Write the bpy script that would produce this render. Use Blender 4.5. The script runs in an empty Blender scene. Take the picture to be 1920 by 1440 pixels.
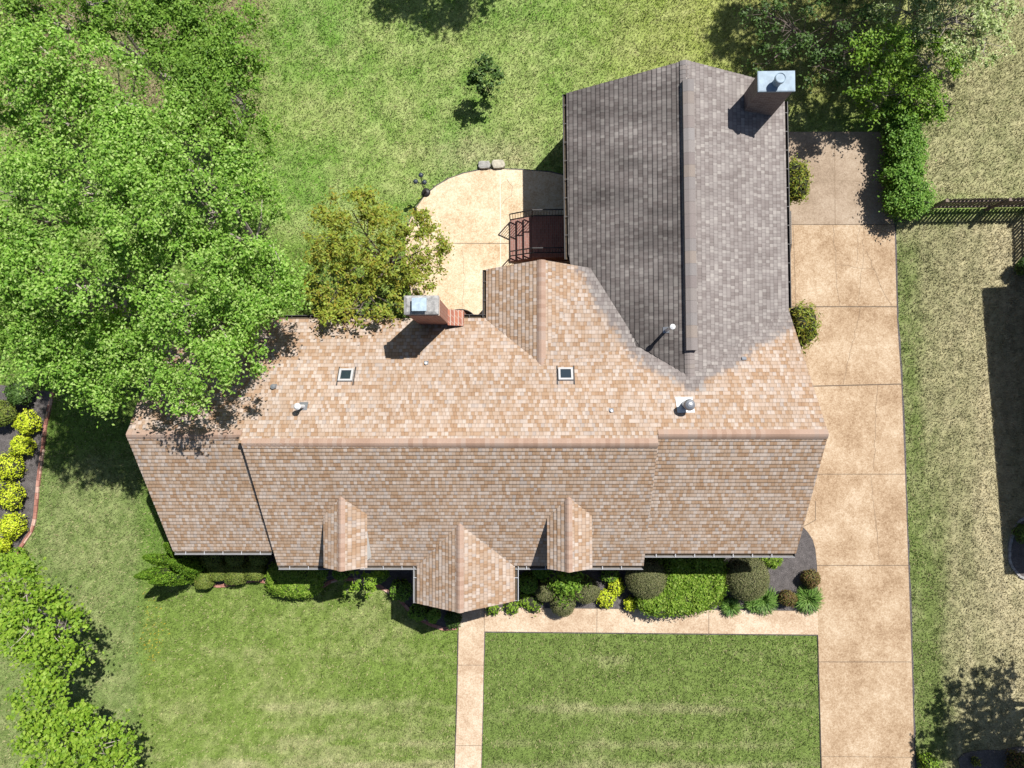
import bpy, math, random
import numpy as np
from mathutils import Vector
R_ = math.radians
scene = bpy.context.scene
COL = scene.collection

# ------------------------------------------------------------------ camera
F = 1280.0; H = 26.7; NU, NV = 988.0, 755.0; YAW = .004
_n = np.array([(NU-960)/F, -(NV-720)/F, -1.0]); _u = -_n/np.linalg.norm(_n)
_x = np.array([1, YAW, 0.0]); _x = _x-_x.dot(_u)*_u; _x /= np.linalg.norm(_x)
ROT = np.array([_x, np.cross(_u, _x), _u]); CAM = np.array([0, 0, H])

def ray(u, v): return ROT @ np.array([(u-960)/F, -(v-720)/F, -1.0])
def bp(u, v, z=0.0):
    d = ray(u, v); return CAM+d*(z-H)/d[2]
def onp(u, v, pl):
    d = ray(u, v); N, D = pl; return CAM+d*((D-N@CAM)/(N@d))
def g2(u, v, z=0.0): return bp(u, v, z)[:2]
def plane3(a, b, c):
    N = np.cross(b-a, c-a); N /= np.linalg.norm(N)
    if N[2] < 0: N = -N
    return N, N@a
XA = np.array([1.0, 0, 0])
def zat(pl, x, y): return (pl[1]-pl[0][0]*x-pl[0][1]*y)/pl[0][2]

cam = bpy.data.cameras.new("camera"); cam.sensor_width = 36; cam.lens = 36*F/1920
cam.clip_start = .1; cam.clip_end = 2000
co = bpy.data.objects.new("camera", cam); COL.objects.link(co)
from mathutils import Matrix
M4 = Matrix.Identity(4)
for i in range(3):
    for j in range(3): M4[i][j] = ROT[i][j]
    M4[i][3] = CAM[i]
co.matrix_world = M4
scene.camera = co

# ------------------------------------------------------------------ light
SUN = np.array([.450, .500, 1.0]); SUN /= np.linalg.norm(SUN)
sl = bpy.data.lights.new("sun", 'SUN'); sl.energy = 4.6; sl.angle = R_(.53); sl.color = (1.0, .965, .905)
so = bpy.data.objects.new("sun", sl); COL.objects.link(so)
so.rotation_euler = (-Vector(SUN)).to_track_quat('-Z', 'Y').to_euler(); so.location = (10, 12, 40)
w = bpy.data.worlds.new("World"); scene.world = w; w.use_nodes = True
wt = w.node_tree; sky = wt.nodes.new('ShaderNodeTexSky'); sky.sky_type = 'NISHITA'; sky.sun_disc = False
sky.sun_elevation = math.asin(SUN[2]); sky.sun_rotation = math.atan2(SUN[0], SUN[1])
wt.links.new(sky.outputs[0], wt.nodes['Background'].inputs[0]); wt.nodes['Background'].inputs[1].default_value = .05
scene.view_settings.view_transform = 'Standard'; scene.view_settings.look = 'None'
scene.view_settings.exposure = 1.0; scene.view_settings.gamma = 1

# ------------------------------------------------------------------ object helpers
def prop(o, label=None, cat=None, group=None, kind=None):
    for k, v in (('label', label), ('category', cat), ('group', group), ('kind', kind)):
        if v: o[k] = v
    return o
def thing(name, label, cat, loc, group=None):
    o = bpy.data.objects.new(name, None); COL.objects.link(o); o.location = tuple(loc)
    o.empty_display_size = .2
    return prop(o, label, cat, group)
WL = {}
def mesh_obj(name, V, Fs, mats, parent=None, origin=None, mi=None, uv=None, smooth=False, cols=None, label=None):
    """V world coords; Fs list of index tuples or (n,k) array"""
    V = np.asarray(V, dtype=np.float32).reshape(-1, 3)
    if parent is not None: org = WL[parent.name]
    elif origin is not None: org = np.asarray(origin, float)
    else: org = np.zeros(3)
    V = V-org.astype(np.float32)
    me = bpy.data.meshes.new(name)
    if isinstance(Fs, np.ndarray):
        n, k = Fs.shape
        me.vertices.add(len(V)); me.vertices.foreach_set('co', V.ravel())
        me.loops.add(n*k); me.loops.foreach_set('vertex_index', Fs.astype(np.int32).ravel())
        me.polygons.add(n); me.polygons.foreach_set('loop_start', np.arange(0, n*k, k, dtype=np.int32))
        me.update(calc_edges=True)
    else:
        me.from_pydata([tuple(map(float, p)) for p in V], [], [tuple(f) for f in Fs])
    if not isinstance(mats, (list, tuple)): mats = [mats]
    for m in mats: me.materials.append(m)
    if mi is not None: me.polygons.foreach_set('material_index', np.asarray(mi, dtype=np.int32))
    if uv is not None:
        l = me.uv_layers.new(name='uv'); l.data.foreach_set('uv', np.asarray(uv, dtype=np.float32).ravel())
    if cols is not None:
        a = me.color_attributes.new('Col', 'FLOAT_COLOR', 'POINT')
        c = np.ones((len(V), 4), dtype=np.float32); c[:, :3] = cols; a.data.foreach_set('color', c.ravel())
    if smooth: me.polygons.foreach_set('use_smooth', np.ones(len(me.polygons), dtype=bool))
    me.update()
    o = bpy.data.objects.new(name, me); COL.objects.link(o)
    if parent is not None:
        o.parent = parent; WL[o.name] = org
    else:
        o.location = tuple(org); WL[o.name] = org
    if label: o['label'] = label
    return o
def thing_at(name, label, cat, loc, group=None):
    o = thing(name, label, cat, loc, group); WL[o.name] = np.asarray(loc, float); return o

class MB:
    """collects pieces into one mesh"""
    def __init__(s): s.V = []; s.F = []; s.M = []; s.UV = []; s.hasuv = False
    def add(s, V, Fs, m=0):
        b = len(s.V); s.V += [tuple(map(float, p)) for p in V]
        for f in Fs: s.F.append(tuple(i+b for i in f)); s.M.append(m)
        return s
    def face(s, pts, m=0): return s.add(pts, [tuple(range(len(pts)))], m)
    def box(s, lo, hi, m=0):
        x0, y0, z0 = lo; x1, y1, z1 = hi
        V = [(x0,y0,z0),(x1,y0,z0),(x1,y1,z0),(x0,y1,z0),(x0,y0,z1),(x1,y0,z1),(x1,y1,z1),(x0,y1,z1)]
        return s.add(V, [(3,2,1,0),(4,5,6,7),(0,1,5,4),(1,2,6,5),(2,3,7,6),(3,0,4,7)], m)
    def bar(s, a, b, wd, ht, m=0, up=(0, 0, 1)):
        a = np.array(a, float); b = np.array(b, float); d = b-a; d /= max(1e-9, np.linalg.norm(d))
        up = np.array(up, float)
        if abs(d@up) > .98: up = np.array([0, 1.0, 0])
        x = np.cross(d, up); x /= np.linalg.norm(x); y = np.cross(x, d)
        V = [p+x*sx*wd/2+y*sy*ht/2 for p in (a, b) for sx, sy in ((-1,-1),(1,-1),(1,1),(-1,1))]
        return s.add(V, [(3,2,1,0),(4,5,6,7),(0,1,5,4),(1,2,6,5),(2,3,7,6),(3,0,4,7)], m)
    def prism(s, poly, z0, z1, m=0, mside=None):
        """poly ccw list of (x,y)"""
        n = len(poly); a = sum(poly[i][0]*poly[(i+1) % n][1]-poly[(i+1) % n][0]*poly[i][1] for i in range(n))
        if a < 0: poly = poly[::-1]
        V = [(p[0], p[1], z0) for p in poly]+[(p[0], p[1], z1) for p in poly]
        b = len(s.V); s.V += [tuple(map(float, q)) for q in V]
        s.F.append(tuple(b+n+i for i in range(n))); s.M.append(m)
        for i in range(n):
            j = (i+1) % n; s.F.append((b+i, b+j, b+n+j, b+n+i)); s.M.append(m if mside is None else mside)
        return s
    def tube(s, pts, rad, sides=7, m=0, cap=True):
        P = [np.array(p, float) for p in pts]; n = len(P)
        if np.isscalar(rad): rad = [rad]*n
        b = len(s.V); prev = None
        for i in range(n):
            d = P[min(i+1, n-1)]-P[max(i-1, 0)]; d /= max(1e-9, np.linalg.norm(d))
            ref = np.array([0, 0, 1.0]) if abs(d[2]) < .9 else np.array([1.0, 0, 0])
            x = np.cross(d, ref) if prev is None else prev-d*(prev@d)
            x /= max(1e-9, np.linalg.norm(x)); prev = x; y = np.cross(d, x)
            for k in range(sides):
                a = 2*math.pi*k/sides; s.V.append(tuple(P[i]+rad[i]*(x*math.cos(a)+y*math.sin(a))))
        for i in range(n-1):
            for k in range(sides):
                k2 = (k+1) % sides
                s.F.append((b+i*sides+k, b+i*sides+k2, b+(i+1)*sides+k2, b+(i+1)*sides+k)); s.M.append(m)
        if cap:
            s.F.append(tuple(b+k for k in range(sides))[::-1]); s.M.append(m)
            s.F.append(tuple(b+(n-1)*sides+k for k in range(sides))); s.M.append(m)
        return s
    def lathe(s, c, prof, sides=20, m=0):
        c = np.array(c, float); b = len(s.V)
        for r, z in prof:
            for k in range(sides):
                a = 2*math.pi*k/sides; s.V.append((c[0]+r*math.cos(a), c[1]+r*math.sin(a), c[2]+z))
        for i in range(len(prof)-1):
            for k in range(sides):
                k2 = (k+1) % sides; s.F.append((b+i*sides+k, b+i*sides+k2, b+(i+1)*sides+k2, b+(i+1)*sides+k)); s.M.append(m)
        s.F.append(tuple(b+(len(prof)-1)*sides+k for k in range(sides))); s.M.append(m)
        return s
    def build(s, name, mats, parent=None, origin=None, smooth=False, label=None):
        return mesh_obj(name, s.V, s.F, mats, parent, origin, mi=s.M, smooth=smooth, label=label)

# ------------------------------------------------------------------ node helpers
class NT:
    def __init__(s, name):
        s.m = bpy.data.materials.new(name); s.m.use_nodes = True; s.t = s.m.node_tree
        s.b = s.t.nodes['Principled BSDF']; s.b.inputs['Roughness'].default_value = .85
        s.b.inputs['Specular IOR Level'].default_value = .3
    def n(s, typ, **kw):
        nd = s.t.nodes.new(typ)
        for k, v in kw.items(): setattr(nd, k, v)
        return nd
    def l(s, a, b): s.t.links.new(a, b)
    def put(s, v, sock):
        if hasattr(v, 'is_linked') or hasattr(v, 'node'): s.l(v, sock)
        else: sock.default_value = v
    def math(s, op, a, b=0.0, c=None, clamp=False):
        nd = s.n('ShaderNodeMath', operation=op, use_clamp=clamp); s.put(a, nd.inputs[0]); s.put(b, nd.inputs[1])
        if c is not None: s.put(c, nd.inputs[2])
        return nd.outputs[0]
    def vmath(s, op, a, b=(0, 0, 0), out=0):
        nd = s.n('ShaderNodeVectorMath', operation=op); s.put(a, nd.inputs[0]); s.put(b, nd.inputs[1]); return nd.outputs[out]
    def mix(s, fac, a, b, blend='MIX'):
        nd = s.n('ShaderNodeMix', data_type='RGBA', blend_type=blend); s.put(fac, nd.inputs['Factor'])
        s.put(a if not isinstance(a, tuple) else (*a, 1)[:4], nd.inputs[6]); s.put(b if not isinstance(b, tuple) else (*b, 1)[:4], nd.inputs[7]); return nd.outputs[2]
    def noise(s, vec, scale, detail=3, rough=.55, out=0):
        nd = s.n('ShaderNodeTexNoise'); s.l(vec, nd.inputs['Vector']); nd.inputs['Scale'].default_value = scale
        nd.inputs['Detail'].default_value = detail; nd.inputs['Roughness'].default_value = rough; return nd.outputs[out]
    def ramp(s, fac, stops, interp='LINEAR'):
        nd = s.n('ShaderNodeValToRGB'); r = nd.color_ramp; r.interpolation = interp; s.l(fac, nd.inputs[0])
        while len(r.elements) < len(stops): r.elements.new(.5)
        for e, (p, c) in zip(r.elements, stops): e.position = p; e.color = (*c, 1) if len(c) == 3 else c
        return nd.outputs[0]
    def smooth(s, v, a, b):
        nd = s.n('ShaderNodeMapRange', interpolation_type='SMOOTHSTEP'); s.put(v, nd.inputs[0])
        nd.inputs[1].default_value = a; nd.inputs[2].default_value = b; return nd.outputs[0]
    def pos(s): return s.n('ShaderNodeNewGeometry').outputs['Position']
    def isl(s): return s.n('ShaderNodeNewGeometry').outputs['Random Per Island']
    def bump(s, h, dist=.01, st=.6):
        nd = s.n('ShaderNodeBump'); nd.inputs['Strength'].default_value = st; nd.inputs['Distance'].default_value = dist
        s.l(h, nd.inputs['Height']); s.l(nd.outputs[0], s.b.inputs['Normal'])
    def color(s, c): s.put(c if not isinstance(c, tuple) else (*c, 1)[:4], s.b.inputs['Base Color']); return s
    def segdist(s, p, a, b):
        a = np.array([a[0], a[1], 0.0]); b = np.array([b[0], b[1], 0.0]); ba = b-a
        pa = s.vmath('SUBTRACT', p, tuple(a))
        h = s.math('MULTIPLY', s.vmath('DOT_PRODUCT', pa, tuple(ba), out=1), 1/float(ba@ba), clamp=True)
        sc = s.n('ShaderNodeVectorMath', operation='SCALE'); sc.inputs[0].default_value = tuple(ba); s.l(h, sc.inputs['Scale'])
        return s.vmath('LENGTH', s.vmath('SUBTRACT', pa, sc.outputs[0]), out=1)

def simple(name, c, rough=.8, metal=0.0, var=.15, scale=6.0, spec=.3):
    t = NT(name); t.b.inputs['Roughness'].default_value = rough; t.b.inputs['Metallic'].default_value = metal
    t.b.inputs['Specular IOR Level'].default_value = spec
    nz = t.noise(t.pos(), scale, 5, .65)
    f = t.ramp(nz, [(.25, tuple(max(0, k*(1-var)) for k in c)), (.75, tuple(min(1, k*(1+var)) for k in c))])
    t.color(f); t.bump(nz, .004, .3)
    return t.m

# ------------------------------------------------------------------ roof planes
A_ = bp(700, 597, 3.4); B_ = bp(700, 815, 5.75); PM = plane3(A_, B_, A_+XA)
def slope_plane(r, e, ze):
    a = onp(*r, PM); b = bp(*e, ze); return plane3(a, b, a+XA)
PFL = slope_plane((350, 815), (420, 1033), 3.2)
PFM = slope_plane((840, 831), (840, 1061), 3.1)
PFR = slope_plane((1400, 813), (1350, 1038), 3.25)
APEX = onp(1294, 707, PM); ZW = APEX[2]
PWR = plane3(bp(1288, 113, ZW), APEX, onp(1478, 580, PM))
PWL = plane3(bp(1288, 113, ZW), APEX, bp(1062, 175, 3.2))
GA = onp(1015, 683, PM); GR0 = bp(1015, 487, GA[2])
PGL = plane3(GA, GR0, onp(912, 600, PM)); 
_gs = (GA[2]-onp(912, 600, PM)[2])/(GA[0]-onp(912, 600, PM)[0])
PGR = plane3(GA, GR0, GA+np.array([1, 0, -_gs*.95]))
PP = plane3(GA, onp(1200, 650, PM), onp(1098, 502, PGR))
EA = onp(862, 982, PFM); EB = bp(862, 1149, EA[2])
PEL = plane3(EA, EB, onp(783, 1061, PFM)); PER = plane3(EA, EB, onp(964, 1061, PFM))
D1A = onp(639.5, 932, PFM); D1B = bp(639, 1071, D1A[2])
PD1L = plane3(D1A, D1B, onp(607, 967, PFM)); PD1R = plane3(D1A, D1B, onp(688, 963, PFM))
D2A = onp(1066, 932, PFM); D2B = bp(1066.5, 1073, D2A[2])
PD2L = plane3(D2A, D2B, onp(1026.5, 971, PFM)); PD2R = plane3(D2A, D2B, onp(1109, 965.5, PFM))

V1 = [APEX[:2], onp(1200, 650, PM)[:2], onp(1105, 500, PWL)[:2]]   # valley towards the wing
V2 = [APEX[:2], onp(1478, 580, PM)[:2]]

def shingle_mat(name, kind):
    t = NT(name); uvn = t.n('ShaderNodeUVMap', uv_map='uv'); sx = t.n('ShaderNodeSeparateXYZ'); t.l(uvn.outputs[0], sx.inputs[0])
    s, tt = sx.outputs[0], sx.outputs[1]
    row = t.math('FLOOR', t.math('DIVIDE', tt, .16 if kind in ('grey', 'streak_shade') else .143))
    wn = t.n('ShaderNodeTexWhiteNoise', noise_dimensions='1D'); t.l(row, wn.inputs['W'])
    off = t.math('MULTIPLY', wn.outputs[0], 3.7)
    HR = .16 if kind in ('grey', 'streak_shade') else .143
    def tab(wd, seed):
        c = t.math('FLOOR', t.math('DIVIDE', t.math('ADD', s, off), wd))
        cv = t.n('ShaderNodeCombineXYZ'); t.l(c, cv.inputs[0]); t.l(row, cv.inputs[1]); cv.inputs[2].default_value = seed
        q = t.n('ShaderNodeTexWhiteNoise', noise_dimensions='3D'); t.l(cv.outputs[0], q.inputs['Vector']); return q.outputs[0]
    TW = .112; r1 = tab(TW, 1.0); r2 = tab(.31, 5.0); r3 = tab(TW, 9.0)
    rnd = t.math('ADD', t.math('MULTIPLY', r1, .88), t.math('MULTIPLY', r2, .12))
    tan = [(0, (0.2204, 0.1382, 0.0861)), (0.16, (0.2445, 0.1593, 0.102)), (0.27, (0.2565, 0.1744, 0.1167)), (0.36, (0.2745, 0.2001, 0.1475)), (0.55, (0.2865, 0.2146, 0.1647)), (0.7, (0.3076, 0.2405, 0.1942)), (0.84, (0.3407, 0.2825, 0.2415)), (0.93, (0.2655, 0.2206, 0.1923)), (1.0, (0.2475, 0.2043, 0.1781))]
    gry = [(0, (0.13, 0.1111, 0.105)), (0.25, (0.154, 0.134, 0.1275)), (0.5, (0.1733, 0.1535, 0.1461)), (0.75, (0.192, 0.1723, 0.1634)), (0.95, (0.2321, 0.2114, 0.1981))]
    tc = t.ramp(rnd, tan); gc = t.ramp(rnd, gry)
    p = t.pos()
    if kind == 'tan': c = tc
    elif kind in ('grey', 'streak_shade'): c = gc
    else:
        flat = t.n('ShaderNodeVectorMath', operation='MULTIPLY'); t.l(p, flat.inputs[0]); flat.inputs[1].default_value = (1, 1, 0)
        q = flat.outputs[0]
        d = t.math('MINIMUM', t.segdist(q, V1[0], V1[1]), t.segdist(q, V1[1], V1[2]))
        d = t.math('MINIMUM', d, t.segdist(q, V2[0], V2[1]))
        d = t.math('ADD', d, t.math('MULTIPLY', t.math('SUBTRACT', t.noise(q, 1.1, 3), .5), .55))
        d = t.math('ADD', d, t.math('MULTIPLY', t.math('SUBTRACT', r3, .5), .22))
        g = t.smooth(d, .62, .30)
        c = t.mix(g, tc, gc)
    big = t.noise(p, .55, 4, .6); fine = t.noise(p, 60, 2, .7)
    k = t.math('ADD', t.math('MULTIPLY', big, .34), t.math('ADD', t.math('MULTIPLY', fine, .30), .68))
    if kind == 'streak_shade':   # weather streaks down this slope, plus its shade painted in as overall darkening
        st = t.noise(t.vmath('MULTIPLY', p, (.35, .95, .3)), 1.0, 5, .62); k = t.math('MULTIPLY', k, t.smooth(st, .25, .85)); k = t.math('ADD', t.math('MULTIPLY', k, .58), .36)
    # slightly darker slot between neighbouring tabs
    fr = t.math('FRACT', t.math('DIVIDE', t.math('ADD', s, off), TW))
    slot = t.math('MULTIPLY', t.math('LESS_THAN', fr, .13), t.math('GREATER_THAN', r3, .25))
    k = t.math('MULTIPLY', k, t.math('SUBTRACT', 1.0, t.math('MULTIPLY', slot, .34)))
    fv = t.math('FRACT', t.math('DIVIDE', tt, HR))   # printed shadow band at each course and a paler band above it
    k = t.math('MULTIPLY', k, t.math('SUBTRACT', 1.06, t.math('MULTIPLY', t.smooth(fv, .30, .06), .26)))
    k = t.math('MULTIPLY', k, t.math('ADD', .97, t.math('MULTIPLY', t.smooth(fv, .62, .95), -.10)))
    cc = t.n('ShaderNodeVectorMath', operation='SCALE'); t.l(c, cc.inputs[0]); t.l(k, cc.inputs['Scale'])
    t.color(cc.outputs[0]); t.b.inputs['Roughness'].default_value = .95; t.b.inputs['Specular IOR Level'].default_value = .15
    t.bump(fine, .003, .5)
    return t.m
M_TAN = shingle_mat('tan_shingles', 'tan'); M_GREY = shingle_mat('grey_shingles', 'grey'); M_STREAK_SHADE = shingle_mat('streaked_shaded_grey_shingles', 'streak_shade'); M_MIX = shingle_mat('tan_to_grey_shingles', 'mix')
M_FASCIA = simple('dark_fascia', (.05, .04, .038), .6)
M_WHITE = simple('white_trim', (.34, .34, .34), .55, var=.06)
M_GUTW = simple('front_gutter_metal', (.21, .21, .215), .5, var=.15)
M_GUT = simple('gutter_metal', (.36, .37, .39), .45, var=.1)
M_GUTD = simple('gutter_dark', (.045, .042, .042), .55, var=.2)
M_DEBRIS = simple('gutter_debris', (.06, .045, .03), .95, var=.5, scale=14)
M_BLACK = simple('black_metal', (.016, .014, .015), .45, var=.3)
M_ZINC = simple('pale_metal', (.19, .25, .31), .6, metal=.0, var=.28, scale=4)
M_CONC = simple('weathered_concrete', (.23, .225, .22), .95, var=.55, scale=9)
M_PIPEW = simple('white_plastic_pipe', (.50, .51, .52), .4, var=.05)
M_LEAD = simple('grey_metal_hood', (.25, .26, .28), .35, metal=.6, var=.15)
M_GLASS = NT('skylight_glass'); M_GLASS.color((.018, .028, .035)); M_GLASS.b.inputs['Roughness'].default_value = .06; M_GLASS.b.inputs['Specular IOR Level'].default_value = .6; M_GLASS = M_GLASS.m

def brick_mat(name, c1, c2, mortar, sc=1.0, vertical=False):
    t = NT(name); p = t.pos(); sx = t.n('ShaderNodeSeparateXYZ'); t.l(p, sx.inputs[0])
    cv = t.n('ShaderNodeCombineXYZ')
    if vertical:
        t.l(t.math('ADD', sx.outputs[0], sx.outputs[1]), cv.inputs[0]); t.l(sx.outputs[2], cv.inputs[1])
    else:
        t.l(sx.outputs[1], cv.inputs[0]); t.l(sx.outputs[0], cv.inputs[1])
    b = t.n('ShaderNodeTexBrick'); t.l(cv.outputs[0], b.inputs['Vector']); b.inputs['Scale'].default_value = 1/sc
    b.inputs['Color1'].default_value = (*c1, 1); b.inputs['Color2'].default_value = (*c2, 1); b.inputs['Mortar'].default_value = (*mortar, 1)
    b.inputs['Brick Width'].default_value = .215; b.inputs['Row Height'].default_value = .075; b.inputs['Mortar Size'].default_value = .008
    nz = t.noise(p, 9, 4); c = t.mix(t.math('MULTIPLY', nz, .5), b.outputs[0], (.10, .06, .05))
    t.color(c); t.bump(b.outputs['Fac'], .006, -.5); return t.m
M_BRICK = brick_mat('red_brick', (.36, .13, .075), (.24, .085, .055), (.38, .32, .27), vertical=True)
M_BRICKG = brick_mat('grey_brown_brick', (.20, .16, .145), (.12, .085, .075), (.25, .22, .20), vertical=True)
M_PAVE = brick_mat('brick_paving', (.25, .11, .085), (.17, .075, .06), (.22, .18, .16))

def clip(poly, axis_t, lo, hi):
    """poly list of (s,t); keep lo<=t<=hi"""
    def half(P, f):
        out = []
        for i in range(len(P)):
            a, b = P[i], P[(i+1) % len(P)]; fa, fb = f(a), f(b)
            if fa >= 0: out.append(a)
            if (fa > 0 and fb < 0) or (fa < 0 and fb > 0):
                k = fa/(fa-fb); out.append((a[0]+(b[0]-a[0])*k, a[1]+(b[1]-a[1])*k))
        return out
    P = half(poly, lambda p: p[1]-lo)
    if len(P) < 3: return []
    P = half(P, lambda p: hi-p[1])
    return P if len(P) >= 3 else []

def shingles(name, parts, mat, parent, thick=.14, label=None, hrow=.143, seed=0, lf=.022):
    """parts: list of (plane, [3d points on it] convex)"""
    V = []; Fc = []; MI = []; UV = []
    rg = random.Random(seed)
    for pl, pts in parts:
        N = pl[0]; Z = np.array([0, -1.0, 0]) if pl is PP else np.array([0, 0, 1.0]); td = Z-N*(N@Z); td /= np.linalg.norm(td); sd = np.cross(td, N)
        O = N*pl[1]
        P2 = [((p-O)@sd, (p-O)@td) for p in pts]
        area = sum(P2[i][0]*P2[(i+1) % len(P2)][1]-P2[(i+1) % len(P2)][0]*P2[i][1] for i in range(len(P2)))
        if area < 0: P2 = P2[::-1]
        def w3(s, t, off): return O+sd*s+td*t+N*off
        tmin = min(p[1] for p in P2); tmax = max(p[1] for p in P2)
        for k in range(int(math.floor(tmin/hrow)), int(math.floor(tmax/hrow))+1):
            lo = k*hrow; hi = lo+hrow; Q = clip(P2, 1, lo, hi)
            if not Q: continue
            b = len(V); lift = lf+rg.uniform(-.004, .004)
            for s, t in Q:
                V.append(w3(s, t, .005+lift*(1-(t-lo)/hrow)))
                
            Fc.append(tuple(range(b, b+len(Q)))); MI.append(0); UV += [(s, min(max(t, lo+.003), hi-.003)) for s, t in Q]
            e0 = max(lo, tmin); E = [q for q in Q if abs(q[1]-e0) < 1e-4]
            if len(E) >= 2:
                s0 = min(E)[0]; s1 = max(E)[0]; b = len(V)
                V += [w3(s0, e0, .005+lift), w3(s0, e0, -.004), w3(s1, e0, -.004), w3(s1, e0, .005+lift)]
                Fc.append((b, b+1, b+2, b+3)); MI.append(0); UV += [(s0, lo+.004), (s0, lo+.003), (s1, lo+.003), (s1, lo+.004)]
        # deck
        b = len(V); n = len(P2)
        V += [w3(s, t, .002) for s, t in P2]; V += [w3(s, t, -thick) for s, t in P2]
        Fc.append(tuple(range(b, b+n))); MI.append(1); UV += [(0, 0)]*n
        Fc.append(tuple(range(b+2*n-1, b+n-1, -1))); MI.append(1); UV += [(0, 0)]*n
        for i in range(n):
            j = (i+1) % n; Fc.append((b+i, b+n+i, b+n+j, b+j)); MI.append(1); UV += [(0, 0)]*4
    return mesh_obj(name, V, Fc, [mat, M_FASCIA], parent, mi=MI, uv=UV, label=label)

def capmat(name, stops):
    t = NT(name); r = t.isl(); c = t.ramp(r, stops); nz = t.noise(t.pos(), 30, 3, .7)
    cc = t.n('ShaderNodeVectorMath', operation='SCALE'); t.l(c, cc.inputs[0]); t.l(t.math('ADD', t.math('MULTIPLY', nz, .5), .75), cc.inputs['Scale'])
    t.color(cc.outputs[0]); t.b.inputs['Roughness'].default_value = .95; t.b.inputs['Specular IOR Level'].default_value = .15; t.bump(nz, .004, .4); return t.m
M_CAP = capmat('tan_ridge_cap', [(0, (.235, .155, .115)), (.4, (.262, .180, .138)), (.7, (.285, .202, .158)), (1, (.265, .20, .165))])
M_CAPG = capmat('grey_ridge_cap', [(0, (.140, .120, .117)), (.35, (.165, .142, .134)), (.6, (.158, .145, .142)), (.85, (.180, .150, .130)), (1, (.18, .170, .170))])

def ridge_cap(a, b, pl1, pl2, parent, mat=None, wd=.15, seg=.145, lift=.045, label=None, hgt=0):
    """a->b along the ridge; wings drop along the two planes"""
    a = np.array(a, float); b = np.array(b, float); L = np.linalg.norm(b-a); d = (b-a)/L; mb = MB()
    def down(pl):
        N = pl[0]; k = np.cross(N, d); k /= np.linalg.norm(k)
        return k if k[2] < 0 else -k
    k1, k2 = down(pl1), down(pl2); n = max(1, int(L/seg)); up = np.array([0, 0, 1.0])
    for i in range(n):
        p = a+d*L*i/n; q = a+d*L*(i+1.12)/n if i < n-1 else b
        o1 = up*(lift+.012); o2 = up*(lift)
        rows = []
        for pt, o in ((p, o2), (q, o1)):
            rows.append([pt+k1*wd+o-up*.02, pt+k1*wd*.5+o-up*.002, pt+o-up*.012, pt+k2*wd*.5+o-up*.002, pt+k2*wd+o-up*.02])
        V = rows[0]+rows[1]; Fs = [(j, j+1, 6+j, 5+j) for j in range(4)]
        V += [v-up*.05 for v in rows[1]]+[rows[0][0]-up*.06, rows[0][4]-up*.06]
        Fs += [(5+j, 6+j, 11+j, 10+j) for j in range(4)]
        Fs += [(0, 5, 10, 15), (4, 9, 14, 16)]
        mb.add(V, Fs)
    return mb.build('ridge_cap', mat or M_CAP, parent, label=label)

# ------------------------------------------------------------------ HOUSE
house = thing_at('house', 'long brick house with tan shingled roofs and a grey rear wing', 'house', (-1, -1, 0))
XL = onp(237, 815, PM)[0]; XR = onp(1553, 813, PM)[0]; YB = A_[1]
def mM(u, v): return onp(u, v, PM)
def mxy(x, y): return np.array([x, y, zat(PM, x, y)])
x451 = mM(451, 815)[0]
main_back = [
    [mM(237, 815), mM(451, 815), mxy(x451, YB), mxy(XL, YB)],
    [mxy(x451, mM(453, 831)[1]), mM(912, 831), mM(912, 597), mxy(x451, YB)],
    [mM(912, 831), mM(1015, 831), mM(1015, 683), mM(912, 597)],
    [mM(1015, 831), mM(1200, 831), mM(1200, 650), mM(1015, 683)],
    [mM(1200, 831), mM(1233, 831), mM(1233, 670), mM(1200, 650)],
    [mM(1233, 813), mM(1294, 813), mM(1294, 707), mM(1233, 670)],
    [mM(1294, 813), mM(1553, 813), mM(1478, 580), mM(1294, 707)]]
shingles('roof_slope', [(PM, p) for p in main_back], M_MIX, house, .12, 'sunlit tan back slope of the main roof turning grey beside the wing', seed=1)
shingles('roof_slope', [(PFL, [onp(237, 816, PFL), onp(475, 816, PFL), onp(530, 1033, PFL), onp(325, 1033, PFL)])], M_TAN, house, .12, 'lower tan front slope at the left end', seed=2)
shingles('roof_slope', [(PFM, [onp(453, 831, PFM), onp(1234, 831, PFM), onp(1206.5, 1061, PFM), onp(521, 1061, PFM)])], M_TAN, house, .24, 'wide tan front slope carrying the two dormers', seed=3)
shingles('roof_slope', [(PFR, [onp(1215, 814, PFR), onp(1553, 814, PFR), onp(1492, 1038, PFR), onp(1190, 1038, PFR)])], M_TAN, house, .12, 'tan front slope at the right end by the driveway', seed=4)
rr = lambda u, v: bp(u, v, ZW)
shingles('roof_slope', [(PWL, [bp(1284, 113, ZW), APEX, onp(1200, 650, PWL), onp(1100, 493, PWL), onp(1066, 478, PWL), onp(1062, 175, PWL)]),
                        (PWL, [onp(1200, 652, PWL), onp(1130, 615, PWL), onp(1075, 520, PWL), onp(1066, 476, PWL), onp(1100, 490, PWL)])], M_STREAK_SHADE, house, .12, 'shaded grey left slope of the rear wing', seed=5, hrow=.16, lf=.021)
shingles('roof_slope', [(PWR, [bp(1284, 113, ZW), APEX, onp(1478, 580, PWR), onp(1470, 161, PWR)])], M_GREY, house, .12, 'sunlit grey right slope of the rear wing', seed=6, hrow=.16)
shingles('roof_slope', [(PGL, [GR0, GA, onp(912, 599, PGL), onp(912, 505, PGL)])], M_TAN, house, .12, 'left slope of the small rear gable', seed=7)
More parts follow.
